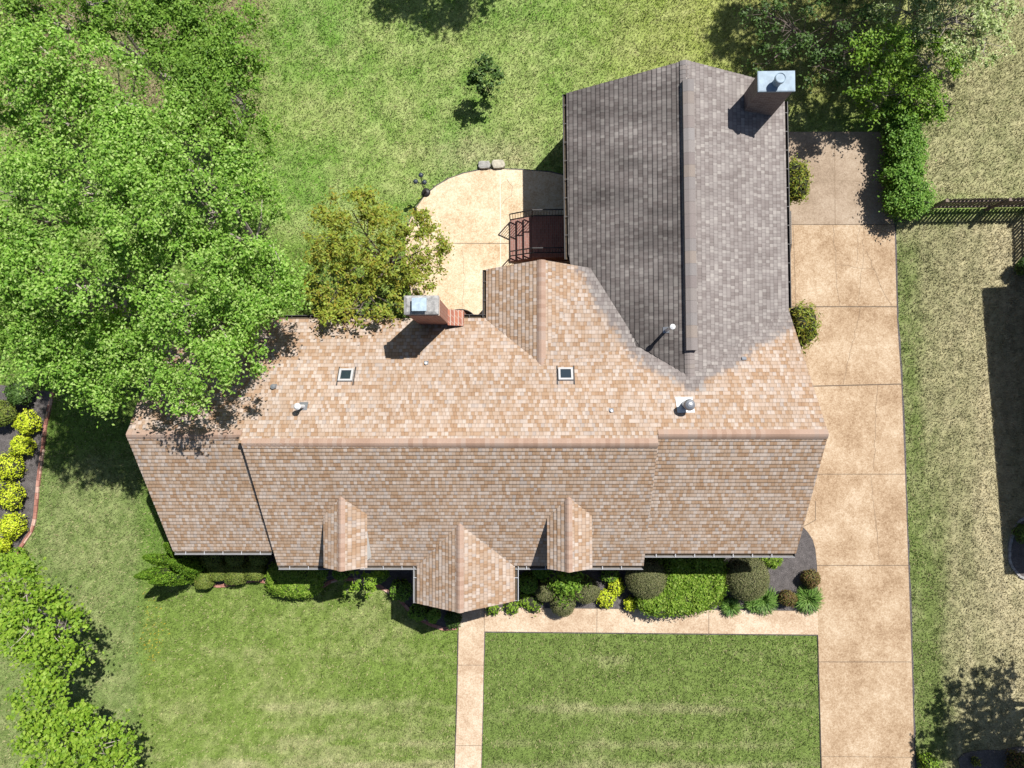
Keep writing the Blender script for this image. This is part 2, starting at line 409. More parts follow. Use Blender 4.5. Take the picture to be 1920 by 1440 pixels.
shingles('roof_slope', [(PGR, [GR0, GA, onp(1098, 520, PGR), onp(1103, 502, PGR)]), (PP, [GA, onp(1200, 650, PP), onp(1107, 503, PP), onp(1096, 503, PP)])], M_MIX, house, .10, 'right slope of the small rear gable with the valley beside it', seed=8)
shingles('roof_slope', [(PEL, [EA, EB, onp(782, 1131, PEL), onp(782, 1061, PEL)]), (PER, [EA, EB, onp(965, 1127, PER), onp(965, 1061, PER)])], M_TAN, house, .16, 'pointed gable roof over the front entry', seed=9)

def front_mid(u): return onp(u, 831, PM)
ridge_cap(mM(237, 815), mM(453, 815), PM, PFL, house, wd=.17)
ridge_cap(mM(453, 831), mM(1234, 831), PM, PFM, house, wd=.17)
ridge_cap(mM(1234, 814), mM(1553, 814), PM, PFR, house, wd=.17)
ridge_cap(GA+np.array([0, -.1, 0]), GR0, PGL, PGR, house, wd=.16)
ridge_cap(EA+np.array([0, .1, 0]), EB, PEL, PER, house, wd=.15)
ridge_cap(bp(1284, 113, ZW), APEX, PWL, PWR, house, mat=M_CAPG, wd=.17, label='grey patched ridge cap of the rear wing')
# raised vent strip along the wing ridge
mb = MB(); a = bp(1290, 150, ZW+.1); b = bp(1297, 657, ZW+.1); L = np.linalg.norm(b-a); d = (b-a)/L; sdv = np.array([d[1], -d[0], 0])
nseg = 22
for i in range(nseg):
    p = a+d*L*i/nseg; q = a+d*(L*(i+1)/nseg-.004); z1 = np.array([0, 0, 1.0])
    Vv = []
    for pt in (p, q):
        for sx, zz in ((-.175, -.12), (-.175, .055), (-.03, .09), (.03, .09), (.175, .03), (.175, -.16)): Vv.append(pt+sdv*sx+z1*zz)
    mb.add(Vv, [(j, j+1, 7+j, 6+j) for j in range(5)]+[(5, 4, 3, 2, 1, 0), (6, 7, 8, 9, 10, 11)])
mb.build('ridge_vent', M_CAPG, house, label='long raised vent strip along the grey wing ridge')

# gutters -------------------------------------------------------------
def gutter(a, b, outd, mat, name='gutter', step=.65):
    a = np.array(a, float); b = np.array(b, float); o = np.array(outd, float); o /= np.linalg.norm(o); up = np.array([0, 0, 1.0]); mb = MB()
    prof = [(-.01, -.03), (-.01, -.13), (.085, -.13), (.115, -.05), (.115, -.012), (.135, -.012), (.135, -.05), (.10, -.15), (-.03, -.15)]
    n = len(prof); V = [p+o*x+up*z for p in (a, b) for x, z in prof]
    mb.add(V, [(i, (i+1) % n, n+(i+1) % n, n+i) for i in range(n)])
    V = [p+o*x+up*z for p in (a, b) for x, z in ((-.005, -.105), (.09, -.105))]; mb.add(V, [(0, 1, 3, 2)], 1)
    d = b-a; L = np.linalg.norm(d); d /= L
    for k in range(1, int(L/step)+1):
        p = a+d*(k*step-step*.4); mb.bar(p+o*-.02+up*-.012, p+o*.12+up*-.016, .022, .008, 2 if mat is not M_GUTD else 0, up=(0, 0, 1))
    for p, s in ((a, -1), (b, 1)):
        V = [p+o*x+up*z for x, z in ((-.01, -.13), (.1, -.13), (.13, -.02), (-.01, -.02))]; mb.add(V, [(0, 1, 2, 3)])
    return mb.build(name, [mat, M_DEBRIS, M_GUT], house)
S_ = (0, -1, 0); Wd = (-1, 0, 0); Ed = (1, 0, 0); Nd = (0, 1, 0)
gutter(onp(327, 1033, PFL), onp(508, 1033, PFL), S_, M_GUTW)
gutter(onp(522, 1061, PFM), onp(781, 1061, PFM), S_, M_GUTW)
gutter(onp(966, 1061, PFM), onp(1206, 1061, PFM), S_, M_GUTW)
gutter(onp(1209, 1038, PFR), onp(1491, 1038, PFR), S_, M_GUTW)
gutter(onp(782, 1062, PEL), onp(782, 1131, PEL), Wd, M_GUTW)
gutter(onp(965, 1062, PER), onp(965, 1127, PER), Ed, M_GUT)
gutter(onp(1062, 176, PWL), onp(1066, 486, PWL), Wd, M_GUTD)
gutter(onp(1470, 190, PWR), onp(1477, 577, PWR), Ed, M_GUTD)
gutter(onp(912, 506, PGL), onp(912, 597, PGL), Wd, M_GUTD)
gutter(mxy(-3.0, YB), mM(910, 597), Nd, M_GUTD)
gutter(mxy(XL+.05, YB), mxy(-4.6, YB), Nd, M_GUTD)

# walls ---------------------------------------------------------------
def walls(poly, zf, mat=None):
    mb = MB(); n = len(poly)
    for i in range(n):
        (x0, y0), (x1, y1) = poly[i], poly[(i+1) % n]
        mb.face([(x0, y0, 0), (x1, y1, 0), (x1, y1, zf(x1, y1)), (x0, y0, zf(x0, y0))])
    return mb.build('wall', mat or M_BRICK, house)
yF = bp(420, 1033, 3.1)[1]; yFm = bp(840, 1061, 2.95)[1]; xm0 = onp(521, 1061, PFM)[0]; xm1 = onp(1206, 1061, PFM)[0]
def poly_walls(x0, x1, y0, y1, pl_s, pl_n, yr, ridge_x=True, n=8, dz=.14):
    """gable box: faces follow the roof underside"""
    pts = [(x0, y0), (x1, y0)]+[(x1, y0+(y1-y0)*k/n) for k in range(1, n)]+[(x1, y1), (x0, y1)]+[(x0, y1+(y0-y1)*k/n) for k in range(1, n)]
    walls(pts, lambda x, y: min(zat(pl_s, x, y), zat(pl_n, x, y))-dz)
poly_walls(XL+.25, xm0+.3, yF+.45, YB-.45, PFL, PM, 0)
poly_walls(xm0+.18, xm1-.25, yFm+.45, YB-.45, PFM, PM, 0, dz=.26)
poly_walls(xm1-.1, XR-.25, yF+.5, 2.7, PFR, PM, 0)
wx0 = onp(1062, 175, PWL)[0]+.4; wx1 = onp(1470, 165, PWR)[0]-.4; wy1 = bp(1288, 113, ZW)[1]-.25
pts = [(wx0, 2.6), (wx1, 2.6)]+[(wx1, wy1)]+[(wx1+(wx0-wx1)*k/8, wy1) for k in range(1, 8)]+[(wx0, wy1)]
walls(pts, lambda x, y: min(zat(PWL, x, y), zat(PWR, x, y))-.14, M_BRICKG)
gx0 = onp(912, 505, PGL)[0]+.35; gy1 = GR0[1]-.25
pts = [(gx0, 2.5), (2.3, 2.5), (2.3, gy1)]+[(2.3+(gx0-2.3)*k/6, gy1) for k in range(1, 6)]+[(gx0, gy1)]
walls(pts, lambda x, y: min(zat(PGL, x, y), zat(PGR, x, y))-.13)
# entry porch: two brick piers, beam and gable face
ex0 = onp(782, 1131, PEL)[0]; ex1 = onp(965, 1127, PER)[0]; ey = EB[1]
mb = MB()
for xx in (ex0+.3, ex1-.7): mb = MB(); mb.box((xx, ey+.3, 0), (xx+.4, ey+.7, 2.75)); mb.build('porch_pier', M_BRICK, house)
mb = MB(); gz = lambda x: min(zat(PEL, x, ey), zat(PER, x, ey))-.18
mb.add([(ex0+.25, ey+.35, 2.75), (ex1-.25, ey+.35, 2.75), (ex1-.25, ey+.35, gz(ex1-.25)), (EA[0], ey+.35, EA[2]-.18), (ex0+.25, ey+.35, gz(ex0+.25))], [(0, 1, 2, 3, 4)])
mb.build('porch_gable', M_WHITE, house)

# dormers -------------------------------------------------------------
M_SIDING = simple('white_siding', (.45, .45, .44), .6, var=.08, scale=3)
def dormer(A, B, pl, pr, pxl, pxr, el, er, seed):
    zl = pl_ = None
    L0 = onp(*pxl, PFM); R0 = onp(*pxr, PFM); L1 = onp(*el, pl); R1 = onp(*er, pr)
    xl = L0[0]+.12; xr = R0[0]-.08; yf = B[1]+.16; mb = MB(); yb = A[1]-.4
    zr = A[2]-.13
    for x in (xl, xr):
        zt = min(zat(pl, x, yf), zat(pr, x, yf))-.13
        ytop = (PFM[1]-PFM[0][0]*x-PFM[0][2]*zt)/PFM[0][1]
        mb.face([(x, yf, zat(PFM, x, yf)-.1), (x, ytop, zt-.05), (x, ytop, zt), (x, yf, zt)])
    zt = min(zat(pl, xl, yf), zat(pr, xl, yf))-.13; zb = zat(PFM, xl, yf)-.1
    mb.face([(xl, yf, zb), (xr, yf, zb), (xr, yf, zt), (A[0], yf, zr), (xl, yf, zt)])
    dm = mb.build('dormer', M_SIDING, house)
    shingles('dormer_roof', [(pl, [A, B, L1, L0]), (pr, [A, B, R1, R0])], M_TAN, dm, .09, seed=seed)
    ridge_cap(A+np.array([0, .08, 0]), B, pl, pr, dm, wd=.14)
    cx = (xl+xr)/2; zw = zb+.45; mw = MB()
    for (x0, x1, z0, z1) in ((cx-.42, cx+.42, zw, zw+.06), (cx-.42, cx+.42, zw+.74, zw+.8), (cx-.42, cx-.36, zw+.06, zw+.74), (cx+.36, cx+.42, zw+.06, zw+.74)):
        mw.box((x0, yf-.05, z0), (x1, yf-.003, z1))
    fr = mw.build('window_frame', M_WHITE, dm)
    return dm
dormer(D1A, D1B, PD1L, PD1R, (607, 967), (688, 963), (607.5, 1064), (688.5, 1064.5), 21)
dormer(D2A, D2B, PD2L, PD2R, (1026.5, 971), (1109, 965.5), (1027, 1066.5), (1110, 1066.5), 22)

# chimneys ------------------------------------------------------------
Z1 = 6.6
c0 = bp(757, 589.5, Z1); c1 = bp(822, 553.5, Z1)
cap_lo = c0[:2]; cap_hi = c1[:2]
bx0, by0, bx1, by1 = cap_lo[0]+.03, cap_lo[1]+.03, cap_hi[0]-.03, cap_hi[1]-.03
mb = MB(); mb.box((bx0, by0, 0), (bx1, by1, Z1-.14)); 
for k, (e, z0, z1) in enumerate(((.015, Z1-.42, Z1-.36), (.03, Z1-.36, Z1-.30))): mb.box((bx0-e, by0-e, z0), (bx1+e, by1+e, z1))
# sloped shoulder on the right
xs = bx1+.5; sh = [(bx1, 3.95), (xs, 3.65), (xs, 0), (bx1, 0)]
yA, yB2 = by0-.05, by1-.02
V = [(x, yA, z) for x, z in sh]+[(x, yB2, z) for x, z in sh]
mb.add(V, [(0, 1, 2, 3), (7, 6, 5, 4), (0, 4, 5, 1), (1, 5, 6, 2)])
chim = mb.build('chimney', M_BRICK, house, label='red brick chimney with a concrete crown at the back eave')
mb = MB(); x0, y0, x1, y1 = cap_lo[0], cap_lo[1], cap_hi[0], cap_hi[1]
V = [(x0, y0, Z1-.14), (x1, y0, Z1-.14), (x1, y1, Z1-.14), (x0, y1, Z1-.14), (x0, y0, Z1-.03), (x1, y0, Z1-.03), (x1, y1, Z1-.03), (x0, y1, Z1-.03), (x0+.1, y0+.08, Z1+.02), (x1-.1, y0+.08, Z1+.02), (x1-.1, y1-.08, Z1+.02), (x0+.1, y1-.08, Z1+.02)]
mb.add(V, [(3, 2, 1, 0), (0, 1, 5, 4), (1, 2, 6, 5), (2, 3, 7, 6), (3, 0, 4, 7), (4, 5, 9, 8), (5, 6, 10, 9), (6, 7, 11, 10), (7, 4, 8, 11), (8, 9, 10, 11)])
mb.build('crown', M_CONC, chim)
M_FLUE = simple('pale_flue_cover', (.27, .34, .40), .45, var=.25, scale=9)
f0 = bp(772, 583, Z1+.2); f1 = bp(799.5, 558, Z1+.2); mb = MB(); 
mb.box((f0[0]+.03, f0[1]+.03, Z1), (f1[0]-.03, f1[1]-.03, Z1+.16)); mb.box((f0[0], f0[1], Z1+.16), (f1[0], f1[1], Z1+.2))
mb.build('flue_cover', M_FLUE, chim)

Z2 = 5.42
c0 = bp(1422.5, 170.5, Z2); c1 = bp(1489.5, 133.5, Z2); x0, y0, x1, y1 = c0[0], c0[1], c1[0], c1[1]
mb = MB(); mb.box((x0+.02, y0+.02, 0), (x1-.02, y1-.02, Z2-.05))
chim2 = mb.build('chimney', M_BRICKG, house, label='grey brown chimney with a flat metal top at the wing corner')
mb = MB(); mb.box((x0-.02, y0-.02, Z2-.07), (x1+.02, y1+.02, Z2-.004)); mb.box((x0, y0, Z2-.004), (x1, y1, Z2+.004))
mb.build('metal_cap', M_ZINC, chim2)
fc = bp(1463.5, 146, Z2+.35); mb = MB(); mb.lathe((fc[0], fc[1], Z2), [(.13, 0), (.13, .27), (.165, .27), (.165, .36), (.145, .375), (.14, .355), (.03, .35)], 22)
mb.build('flue_pipe', M_ZINC, chim2, smooth=False)
mb = MB()
mb.bar((x0-.04, y0-.0, 4.2), (x0-.04, y1, 4.2), .01, .01)

# roof fittings ---------------------------------------------------------
def frame_at(pl):
    N = pl[0]; td = np.array([0, 0, 1.0])-N*N[2]; td /= np.linalg.norm(td); return N, td, np.cross(td, N)
def skylight(u, v, w, h, label):
    P = onp(u, v, PM); N, td, sd = frame_at(PM); mf = MB(); up = .11
    def q(s, t, o): return P+sd*s+td*t+N*o
    def slab(s0, s1, t0, t1, o0, o1, mb, m=0):
        V = [q(s, t, o) for o in (o0, o1) for s, t in ((s0, t0), (s1, t0), (s1, t1), (s0, t1))]
        mb.add(V, [(3, 2, 1, 0), (4, 5, 6, 7), (0, 1, 5, 4), (1, 2, 6, 5), (2, 3, 7, 6), (3, 0, 4, 7)], m)
    e = .065
    for a in ((-w/2, w/2, -h/2, -h/2+e), (-w/2, w/2, h/2-e, h/2), (-w/2, -w/2+e, -h/2+e, h/2-e), (w/2-e, w/2, -h/2+e, h/2-e)): slab(*a, 0, up, mf)
    for sgn in (-1, 1): slab(sgn*(w/2+.035)-.02, sgn*(w/2+.035)+.02, -h/2-.12, h/2+.14, .0, .034, mf, 1)
    fr = mf.build('skylight', [M_WHITE, M_GUTD], house, label=label)
    mg = MB(); slab(-w/2+e, w/2-e, -h/2+e, h/2-e, 0.01, up-.035, mg); mg.build('pane', M_GLASS, fr)
skylight(649.5, 705.5, .46, .47, 'white framed skylight nearer the brick chimney')
skylight(1060.5, 703.5, .47, .47, 'white framed skylight below the rear gable')
def pipe_vent(u, v, pl, top_uv, zt, r, mat, name='vent_pipe', label=None, flash=.2, hood=None):
    base = onp(u, v, pl); N, td, sd = frame_at(pl); mb = MB()
    if flash: 
        V = [base+sd*s+td*t+N*o for o in (.0, .032) for s, t in ((-flash, -flash), (flash, -flash), (flash, flash*1.1), (-flash, flash*1.1))]
        mb.add(V, [(4, 5, 6, 7), (0, 1, 5, 4), (1, 2, 6, 5), (2, 3, 7, 6), (3, 0, 4, 7)], 1)
    mb.tube([base-np.array([0, 0, .1]), base+np.array([0, 0, zt])], r, 14)
    if hood:
        mb.lathe(base+np.array([0, 0, zt]), hood, 18)
    return mb.build(name, [mat, M_LEAD if flash < .15 else M_PIPEW], house, label=label)
pipe_vent(569, 762, PM, None, .55, .06, M_PIPEW, label='white vent pipe over the left end', flash=.14, hood=[(.06, -.02), (.10, -.02), (.11, .05), (.06, .11), (0, .12)])
pipe_vent(1284, 759, PM, None, .55, .12, M_LEAD, label='large grey vent with a domed hood on a white flashing', flash=.27, hood=[(.12, -.05), (.17, -.03), (.18, .06), (.14, .14), (.07, .18), (0, .19)])
pipe_vent(1249, 619, PWL, None, .95, .05, M_PIPEW, label='tall vent pipe with a forked cap on the grey wing', flash=.10, hood=[(.05, -.03), (.085, -.02), (.085, .06), (.03, .09), (0, .1)])
pipe_vent(799.5, 681, PM, None, .12, .045, M_PIPEW, label='short pipe vent near the brick chimney', flash=.07)
pipe_vent(1146, 770, PM, None, .12, .04, M_PIPEW, label='short pipe vent at mid slope', flash=.07)
pipe_vent(514.5, 725, PM, None, .12, .05, M_LEAD, label='short dark vent beside the overhanging tree', flash=.08, hood=[(.05, -.02), (.09, -.02), (.08, .04), (0, .05)])
mb = MB(); P = onp(1394.5, 673.5, PM); N, td, sd = frame_at(PM)
V = [P+sd*s+td*t+N*o for o in (0, .06) for s, t in ((-.07, -.06), (.07, -.06), (.07, .06), (-.07, .06))]
mb.add(V, [(4, 5, 6, 7), (0, 1, 5, 4), (1, 2, 6, 5), (2, 3, 7, 6), (3, 0, 4, 7)]); mb.build('roof_vent', M_LEAD, house)
mb = MB(); pA = onp(505, 1036, PFL); 
for (u, v, pl) in ((510, 1036, PFL), (1486, 1040, PFR)):
    p = onp(u, v, pl); mb = MB(); mb.tube([p+np.array([0, .0, -.15]), p+np.array([0, .35, -.4]), np.array([p[0], p[1]+.38, .1])], .04, 8); mb.build('downspout', M_WHITE, house)

# ------------------------------------------------------------------ GROUND
rngG = np.random.default_rng(5)
def vnoise(X, Y, sc, seed):
    x = X*sc; y = Y*sc; xi = np.floor(x).astype(np.int64); yi = np.floor(y).astype(np.int64); fx = x-xi; fy = y-yi
    fx = fx*fx*(3-2*fx); fy = fy*fy*(3-2*fy)
    def h(a, b):
        n = (a*374761393+b*668265263+seed*1274126177) & 0xffffffff
        n = ((n ^ (n >> 13))*1103515245) & 0xffffffff; n = ((n ^ (n >> 15))*2246822519) & 0xffffffff
        return ((n ^ (n >> 16)) & 0xffff)/65535.0
    return (h(xi, yi)*(1-fx)+h(xi+1, yi)*fx)*(1-fy)+(h(xi, yi+1)*(1-fx)+h(xi+1, yi+1)*fx)*fy
def fbm(X, Y, sc, seed, oc=4):
    r = 0; a = .5; t = 0
    for o in range(oc): r = r+a*vnoise(X, Y, sc*2**o, seed+o*7); t += a; a *= .55
    return r/t
def sst(x, a, b):
    t = np.clip((x-a)/(b-a), 0, 1); return t*t*(3-2*t)
PXM = F/H
def lawn_color(X, Y):
    U = 988+X*PXM*1.0; Vv = 755-Y*PXM
    # small correction for the tilt of the camera
    U = U+(U-960)*(-(Vv-720))*0.0000205*1.0; 
    n1 = fbm(X, Y, .35, 11); n2 = fbm(X, Y, 1.3, 23); n3 = fbm(X, Y, 5.0, 37, 3)
    st_h = fbm(X*.35, Y*2.2, 1.0, 51); st_v = fbm(X*2.2, Y*.3, 1.0, 61)
    G1 = np.array([.118, .232, .036]); G2 = np.array([.178, .285, .060]); YG = np.array([.230, .270, .055]); SW = np.array([.345, .305, .190]); DG = np.array([.105, .155, .036]); OL = np.array([.165, .170, .078])
    def mixc(a, b, t): return a*(1-t[..., None])+b*t[..., None]
    base = mixc(np.broadcast_to(G1, X.shape+(3,)), np.broadcast_to(G2, X.shape+(3,)), sst(n1*.5+n2*.5, .35, .65))
    # back lawn: more yellow to the upper right
    yb = sst(U, 980, 1350)*sst(Vv, 330, 90)*.75+.10
    base = mixc(base, YG, np.clip(yb+(n1-.5)*.35, 0, 1))
    straw = .17+.75*(n2*.45+n3*.55-.47)+.2*(n1-.5)
    # worn patch above the patio
    wp = np.exp(-(((U-930)/120)**2+((Vv-285)/38)**2)); straw = straw+.45*wp; 
    # left strip
    lf = sst(Vv, 800, 900)*sst(U, 285, 245)
    base = mixc(base, np.array([.205, .255, .105]), lf*.85); straw = straw+lf*.22
    fl = sst(Vv, 1040, 1110)*sst(U, 255, 285)*sst(U, 880, 855)
    base = mixc(base, YG, fl*.50); straw = straw+fl*(.14+.24*sst(Vv, 1250, 1420)*sst(st_h, .35, .6)+.12*sst(Vv, 1240, 1150)*sst(U, 560, 800))
    fr = sst(Vv, 1150, 1200)*sst(U, 885, 915)*sst(U, 1570, 1535)
    base = mixc(base, np.array([.165, .190, .066]), fr*.75)
    rows = np.exp(-((Vv-1318)/13.0)**2)+np.exp(-((Vv-1428)/15.0)**2)+.5*np.exp(-((Vv-1225)/12.0)**2)+.6*np.exp(-((Vv-1385)/9.0)**2)
    straw = straw+fr*(.05+rows*.34*sst(st_h, .36, .60)+.30*(st_h-.5))
    straw = straw+fl*rows*.22*sst(st_h, .36, .60)*sst(U, 300, 420)
    rt = sst(U, 1640, 1700)*sst(Vv, 395, 440)
    base = mixc(base, OL, rt*.95); straw = straw+rt*(.12+.75*(st_v-.42)+.50*sst(U, 1735, 1880))
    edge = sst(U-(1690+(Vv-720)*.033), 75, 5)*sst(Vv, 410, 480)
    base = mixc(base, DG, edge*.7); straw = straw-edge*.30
    ne = sst(U, 1690, 1760)*sst(Vv, 400, 360); base = mixc(base, OL*1.05, ne*.7); straw = straw+ne*.28
    # leaf litter under the big trees
    lt = sst(U, 505, 450)*sst(Vv, 300, 180); c = mixc(base, SW, np.clip(straw, 0, .95))
    c = mixc(c, np.array([.19, .145, .095]), np.clip(lt*1.1*(.1+n2), 0, .8))
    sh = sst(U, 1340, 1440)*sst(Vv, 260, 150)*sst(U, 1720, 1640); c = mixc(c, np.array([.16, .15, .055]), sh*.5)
    n4 = fbm(X, Y, 13.0, 91, 2); c = c*(.50+.60*n3+.46*n4)[..., None]
    return np.clip(c, .004, 1)

def axis(lo, hi, st):
    out = [-400, -220, -120, -70, -45, -32]; out = [q for q in out if q < lo-2]
    mid = list(np.arange(lo, hi+1e-6, st)); return np.array(out+mid+[-q for q in out[::-1] if -q > hi+2])
gx = axis(-23, 23, .13); gy = axis(-17.5, 18.5, .13)
GX, GY = np.meshgrid(gx, gy)
gz = (fbm(GX, GY, 3.0, 77, 2)-.5)*.03-.02
Vg = np.stack([GX, GY, gz], -1).reshape(-1, 3); ny, nx = GX.shape
idx = np.arange(ny*nx).reshape(ny, nx)
Fg = np.stack([idx[:-1, :-1], idx[:-1, 1:], idx[1:, 1:], idx[1:, :-1]], -1).reshape(-1, 4)
t = NT('lawn_ground'); at = t.n('ShaderNodeAttribute', attribute_name='Col'); p = t.pos()
nz = t.noise(p, 26, 4, .75); nz2 = t.noise(p, 9, 3, .6)
k = t.math('ADD', t.math('MULTIPLY', nz, 1.2), t.math('MULTIPLY', nz2, .5)); k = t.math('ADD', k, .08)
sc = t.n('ShaderNodeVectorMath', operation='SCALE'); t.l(at.outputs[0], sc.inputs[0]); t.l(k, sc.inputs['Scale']); t.color(sc.outputs[0]); t.bump(nz, .06, .8)
t.b.inputs['Roughness'].default_value = 1; t.b.inputs['Specular IOR Level'].default_value = .05
lawn = mesh_obj('lawn', Vg, Fg, t.m, cols=lawn_color(GX, GY).reshape(-1, 3)); prop(lawn, 'wide mown lawn, green behind and straw coloured on the right', 'lawn', kind='structure')

# paving ------------------------------------------------------------------
def conc_mat(name, c_lo, c_mid, c_hi, sc=1.0):
    t = NT(name); p = t.pos(); a = t.noise(p, .75*sc, 6, .62); b = t.noise(p, 17, 4, .9); c = t.noise(p, 4.5, 5, .7)
    f = t.math('ADD', t.math('MULTIPLY', a, .60), t.math('ADD', t.math('MULTIPLY', b, 1.0), t.math('MULTIPLY', c, .34)))
    f = t.math('SUBTRACT', t.math('MULTIPLY', f, 1.08), .55)
    col = t.ramp(f, [(.28, c_lo), (.5, c_mid), (.72, c_hi)]); t.color(col); t.b.inputs['Roughness'].default_value = .9; t.b.inputs['Specular IOR Level'].default_value = .2
    t.bump(b, .004, .5); return t.m
M_DRIVE = conc_mat('tan_concrete', (.175, .110, .062), (.305, .218, .140), (.42, .34, .248))
M_DRIVE2 = conc_mat('greyer_concrete', (.165, .122, .085), (.25, .19, .138), (.32, .26, .20))
M_PATIO = conc_mat('pale_concrete', (.29, .19, .105), (.43, .345, .235), (.53, .475, .365))
M_WALK = conc_mat('walk_concrete', (.25, .165, .105), (.375, .285, .20), (.48, .41, .32))
M_JOINT = simple('joint_line', (.10, .075, .055), .95)
M_JOINTL = simple('pale_joint_filler', (.50, .46, .38), .9)
M_CRACK = simple('crack', (.19, .135, .09), .95)
GPOLY = []
def slab(name, polys, mats, zt, label, cat, lines=()):
    mb = MB()
    for pts, m in polys:
        P = [tuple(g2(u, v, zt)) for u, v in pts]; GPOLY.append(P); mb.prism(P, -.1, zt, m)
    for pts, wd, m in lines:
        P = [g2(u, v, zt) for u, v in pts]; n = len(P)
        for i in range(n-1):
            a, b = P[i], P[i+1]; d = b-a; d /= np.linalg.norm(d); o = np.array([-d[1], d[0]])*wd/2
            e = d*wd*.3
            mb.face([(*(a-o-e), zt+.004), (*(b-o+e), zt+.004), (*(b+o+e), zt+.004), (*(a+o-e), zt+.004)], m)
    # lines: keep upward facing
    o = mb.build(name, mats); prop(o, label, cat, kind='structure'); return o
rj = random.Random(3)
def crack(pts, wd=.013, m=2, amp=2.2):
    out = []
    for (a, b) in zip(pts[:-1], pts[1:]):
        n = max(2, int(math.hypot(b[0]-a[0], b[1]-a[1])/9))
        for k in range(n): out.append((a[0]+(b[0]-a[0])*k/n+rj.uniform(-amp, amp), a[1]+(b[1]-a[1])*k/n+rj.uniform(-amp, amp)*.6))
    out.append(pts[-1]); return (out, wd, m)
slab('driveway', [([(1455, 421), (1677, 421), (1682, 600), (1690, 720), (1697, 890), (1703, 1060), (1709, 1230), (1715, 1440), (1719, 1560), (1545, 1560), (1541, 1440), (1534, 1190), (1533, 1150), (1532, 1060), (1529, 1030), (1524, 1012), (1515, 998), (1506, 988), (1455, 985)], 0),
                  ([(1455, 247), (1656, 247), (1668, 330), (1677, 421), (1455, 421)], 3)],
     [M_DRIVE, M_JOINT, M_CRACK, M_DRIVE2], .035, 'long tan concrete driveway running past the house', 'driveway',
     [([(1483, 421), (1677, 421)], .022, 1), ([(1480, 575), (1681, 575)], .035, 1), ([(1525, 724), (1690, 720)], .04, 1), ([(1535, 889), (1697, 889)], .02, 1), ([(1532, 1060), (1703, 1060)], .022, 1), ([(1536, 1241), (1709, 1241)], .022, 1), ([(1541, 1418), (1714, 1420)], .014, 1),
      ([(1565, 248), (1566, 421)], .02, 2), ([(1487, 421), (1490, 500), (1493, 600)], .018, 2), ([(1529, 940), (1529, 975), (1507, 987)], .02, 1),
      crack([(1563, 421), (1566, 480), (1569, 545), (1575, 574)]), crack([(1625, 470), (1640, 510), (1660, 555), (1673, 574)]), crack([(1612, 577), (1600, 640), (1586, 690), (1581, 720)]), crack([(1646, 724), (1641, 790), (1639, 880)]),
      crack([(1632, 892), (1640, 960), (1650, 1058)], .009), crack([(1606, 495), (1609, 440), (1611, 425)], .009), crack([(1569, 338), (1600, 340), (1620, 343)], .01), crack([(1620, 425), (1617, 500), (1606, 574)], .008), crack([(1642, 960), (1645, 1010)], .009), crack([(1571, 495), (1600, 500), (1640, 506)], .008)])
slab('front_path', [([(862, 1100), (908, 1100), (908, 1184), (905, 1330), (902, 1440), (899, 1560), (849, 1560), (853, 1440), (857, 1330), (860, 1184)], 0),
                    ([(908, 1139), (1150, 1142), (1533, 1146), (1534, 1190), (1329, 1188), (908, 1184)], 0)],
     [M_WALK, M_JOINT, M_CRACK], .04, 'narrow tan concrete path leading to the front entry', 'path',
     [([(908, 1139), (908, 1184)], .016, 1), ([(1119.5, 1142), (1119, 1186)], .016, 1), ([(1329, 1144), (1329, 1188)], .016, 1), ([(859, 1247), (907, 1247)], .016, 1), ([(855, 1398), (903, 1398)], .016, 1)])
arc = [(1100, 340), (1062, 330), (1030, 323), (1000, 320), (983, 319), (935, 317), (900, 319), (870, 325), (842, 335), (818, 349), (797, 367), (780, 390), (768, 415), (761, 445), (760, 480), (764, 520), (775, 565), (790, 600), (800, 628), (1100, 628)]
slab('patio', [(arc, 0)], [M_PATIO, M_JOINT, M_CRACK, M_JOINTL], .035, 'pale concrete patio with a curved edge behind the house', 'patio',
     [([(937.5, 321), (939, 505)], .032, 3), ([(835, 456), (958, 456.5)], .02, 1), crack([(950, 335), (962, 350), (958, 368), (942, 382)], .012), crack([(870, 600), (868, 560), (872, 520), (866, 470)], .009)])
# porch slab
mb = MB(); mb.box((ex0+.3, ey+.25, 0), (ex1-.3, yFm+.5, .12)); prop(mb.build('porch_floor', M_WALK), 'concrete floor under the entry gable', 'porch floor', kind='structure')

# mulch beds --------------------------------------------------------------
t = NT('dark_mulch'); p = t.pos(); nz = t.noise(p, 38, 4, .8); n2 = t.noise(p, 4, 3, .6)
t.color(t.ramp(t.math('ADD', t.math('MULTIPLY', nz, .75), t.math('MULTIPLY', n2, .25)), [(.33, (.030, .026, .026)), (.52, (.095, .085, .084)), (.7, (.24, .215, .21))])); t.bump(nz, .05, 1.0); M_MULCH = t.m
def bed(pts, zt, label):
    mb = MB(); P = [tuple(g2(u, v, zt)) for u, v in pts]; GPOLY.append(P); mb.prism(P, -.1, zt); o = mb.build('mulch_bed', M_MULCH); prop(o, label, 'mulch bed', kind='structure')
bed([(930, 1000), (1480, 975), (1504, 986), (1515, 996), (1524, 1010), (1529, 1028), (1531.5, 1060), (1533, 1145.5), (1150, 1141.5), (909, 1138.5), (930, 1060)], .03, 'dark mulch bed between the front wall and the path')
E1 = [(338, 1078), (356, 1087), (370, 1093), (398, 1098), (415, 1098), (432, 1097), (457, 1090), (487, 1088), (520, 1098), (560, 1112), (590, 1106), (604, 1100), (620, 1090.5), (639, 1085), (660, 1086), (690, 1090), (718, 1102), (735, 1115), (752, 1127), (765, 1142), (782, 1157), (806, 1171), (831, 1179), (859, 1177)]
bed([(345, 1030)]+E1+[(861, 1090), (840, 1000), (520, 1000)], .03, 'dark mulch bed left of the front entry')
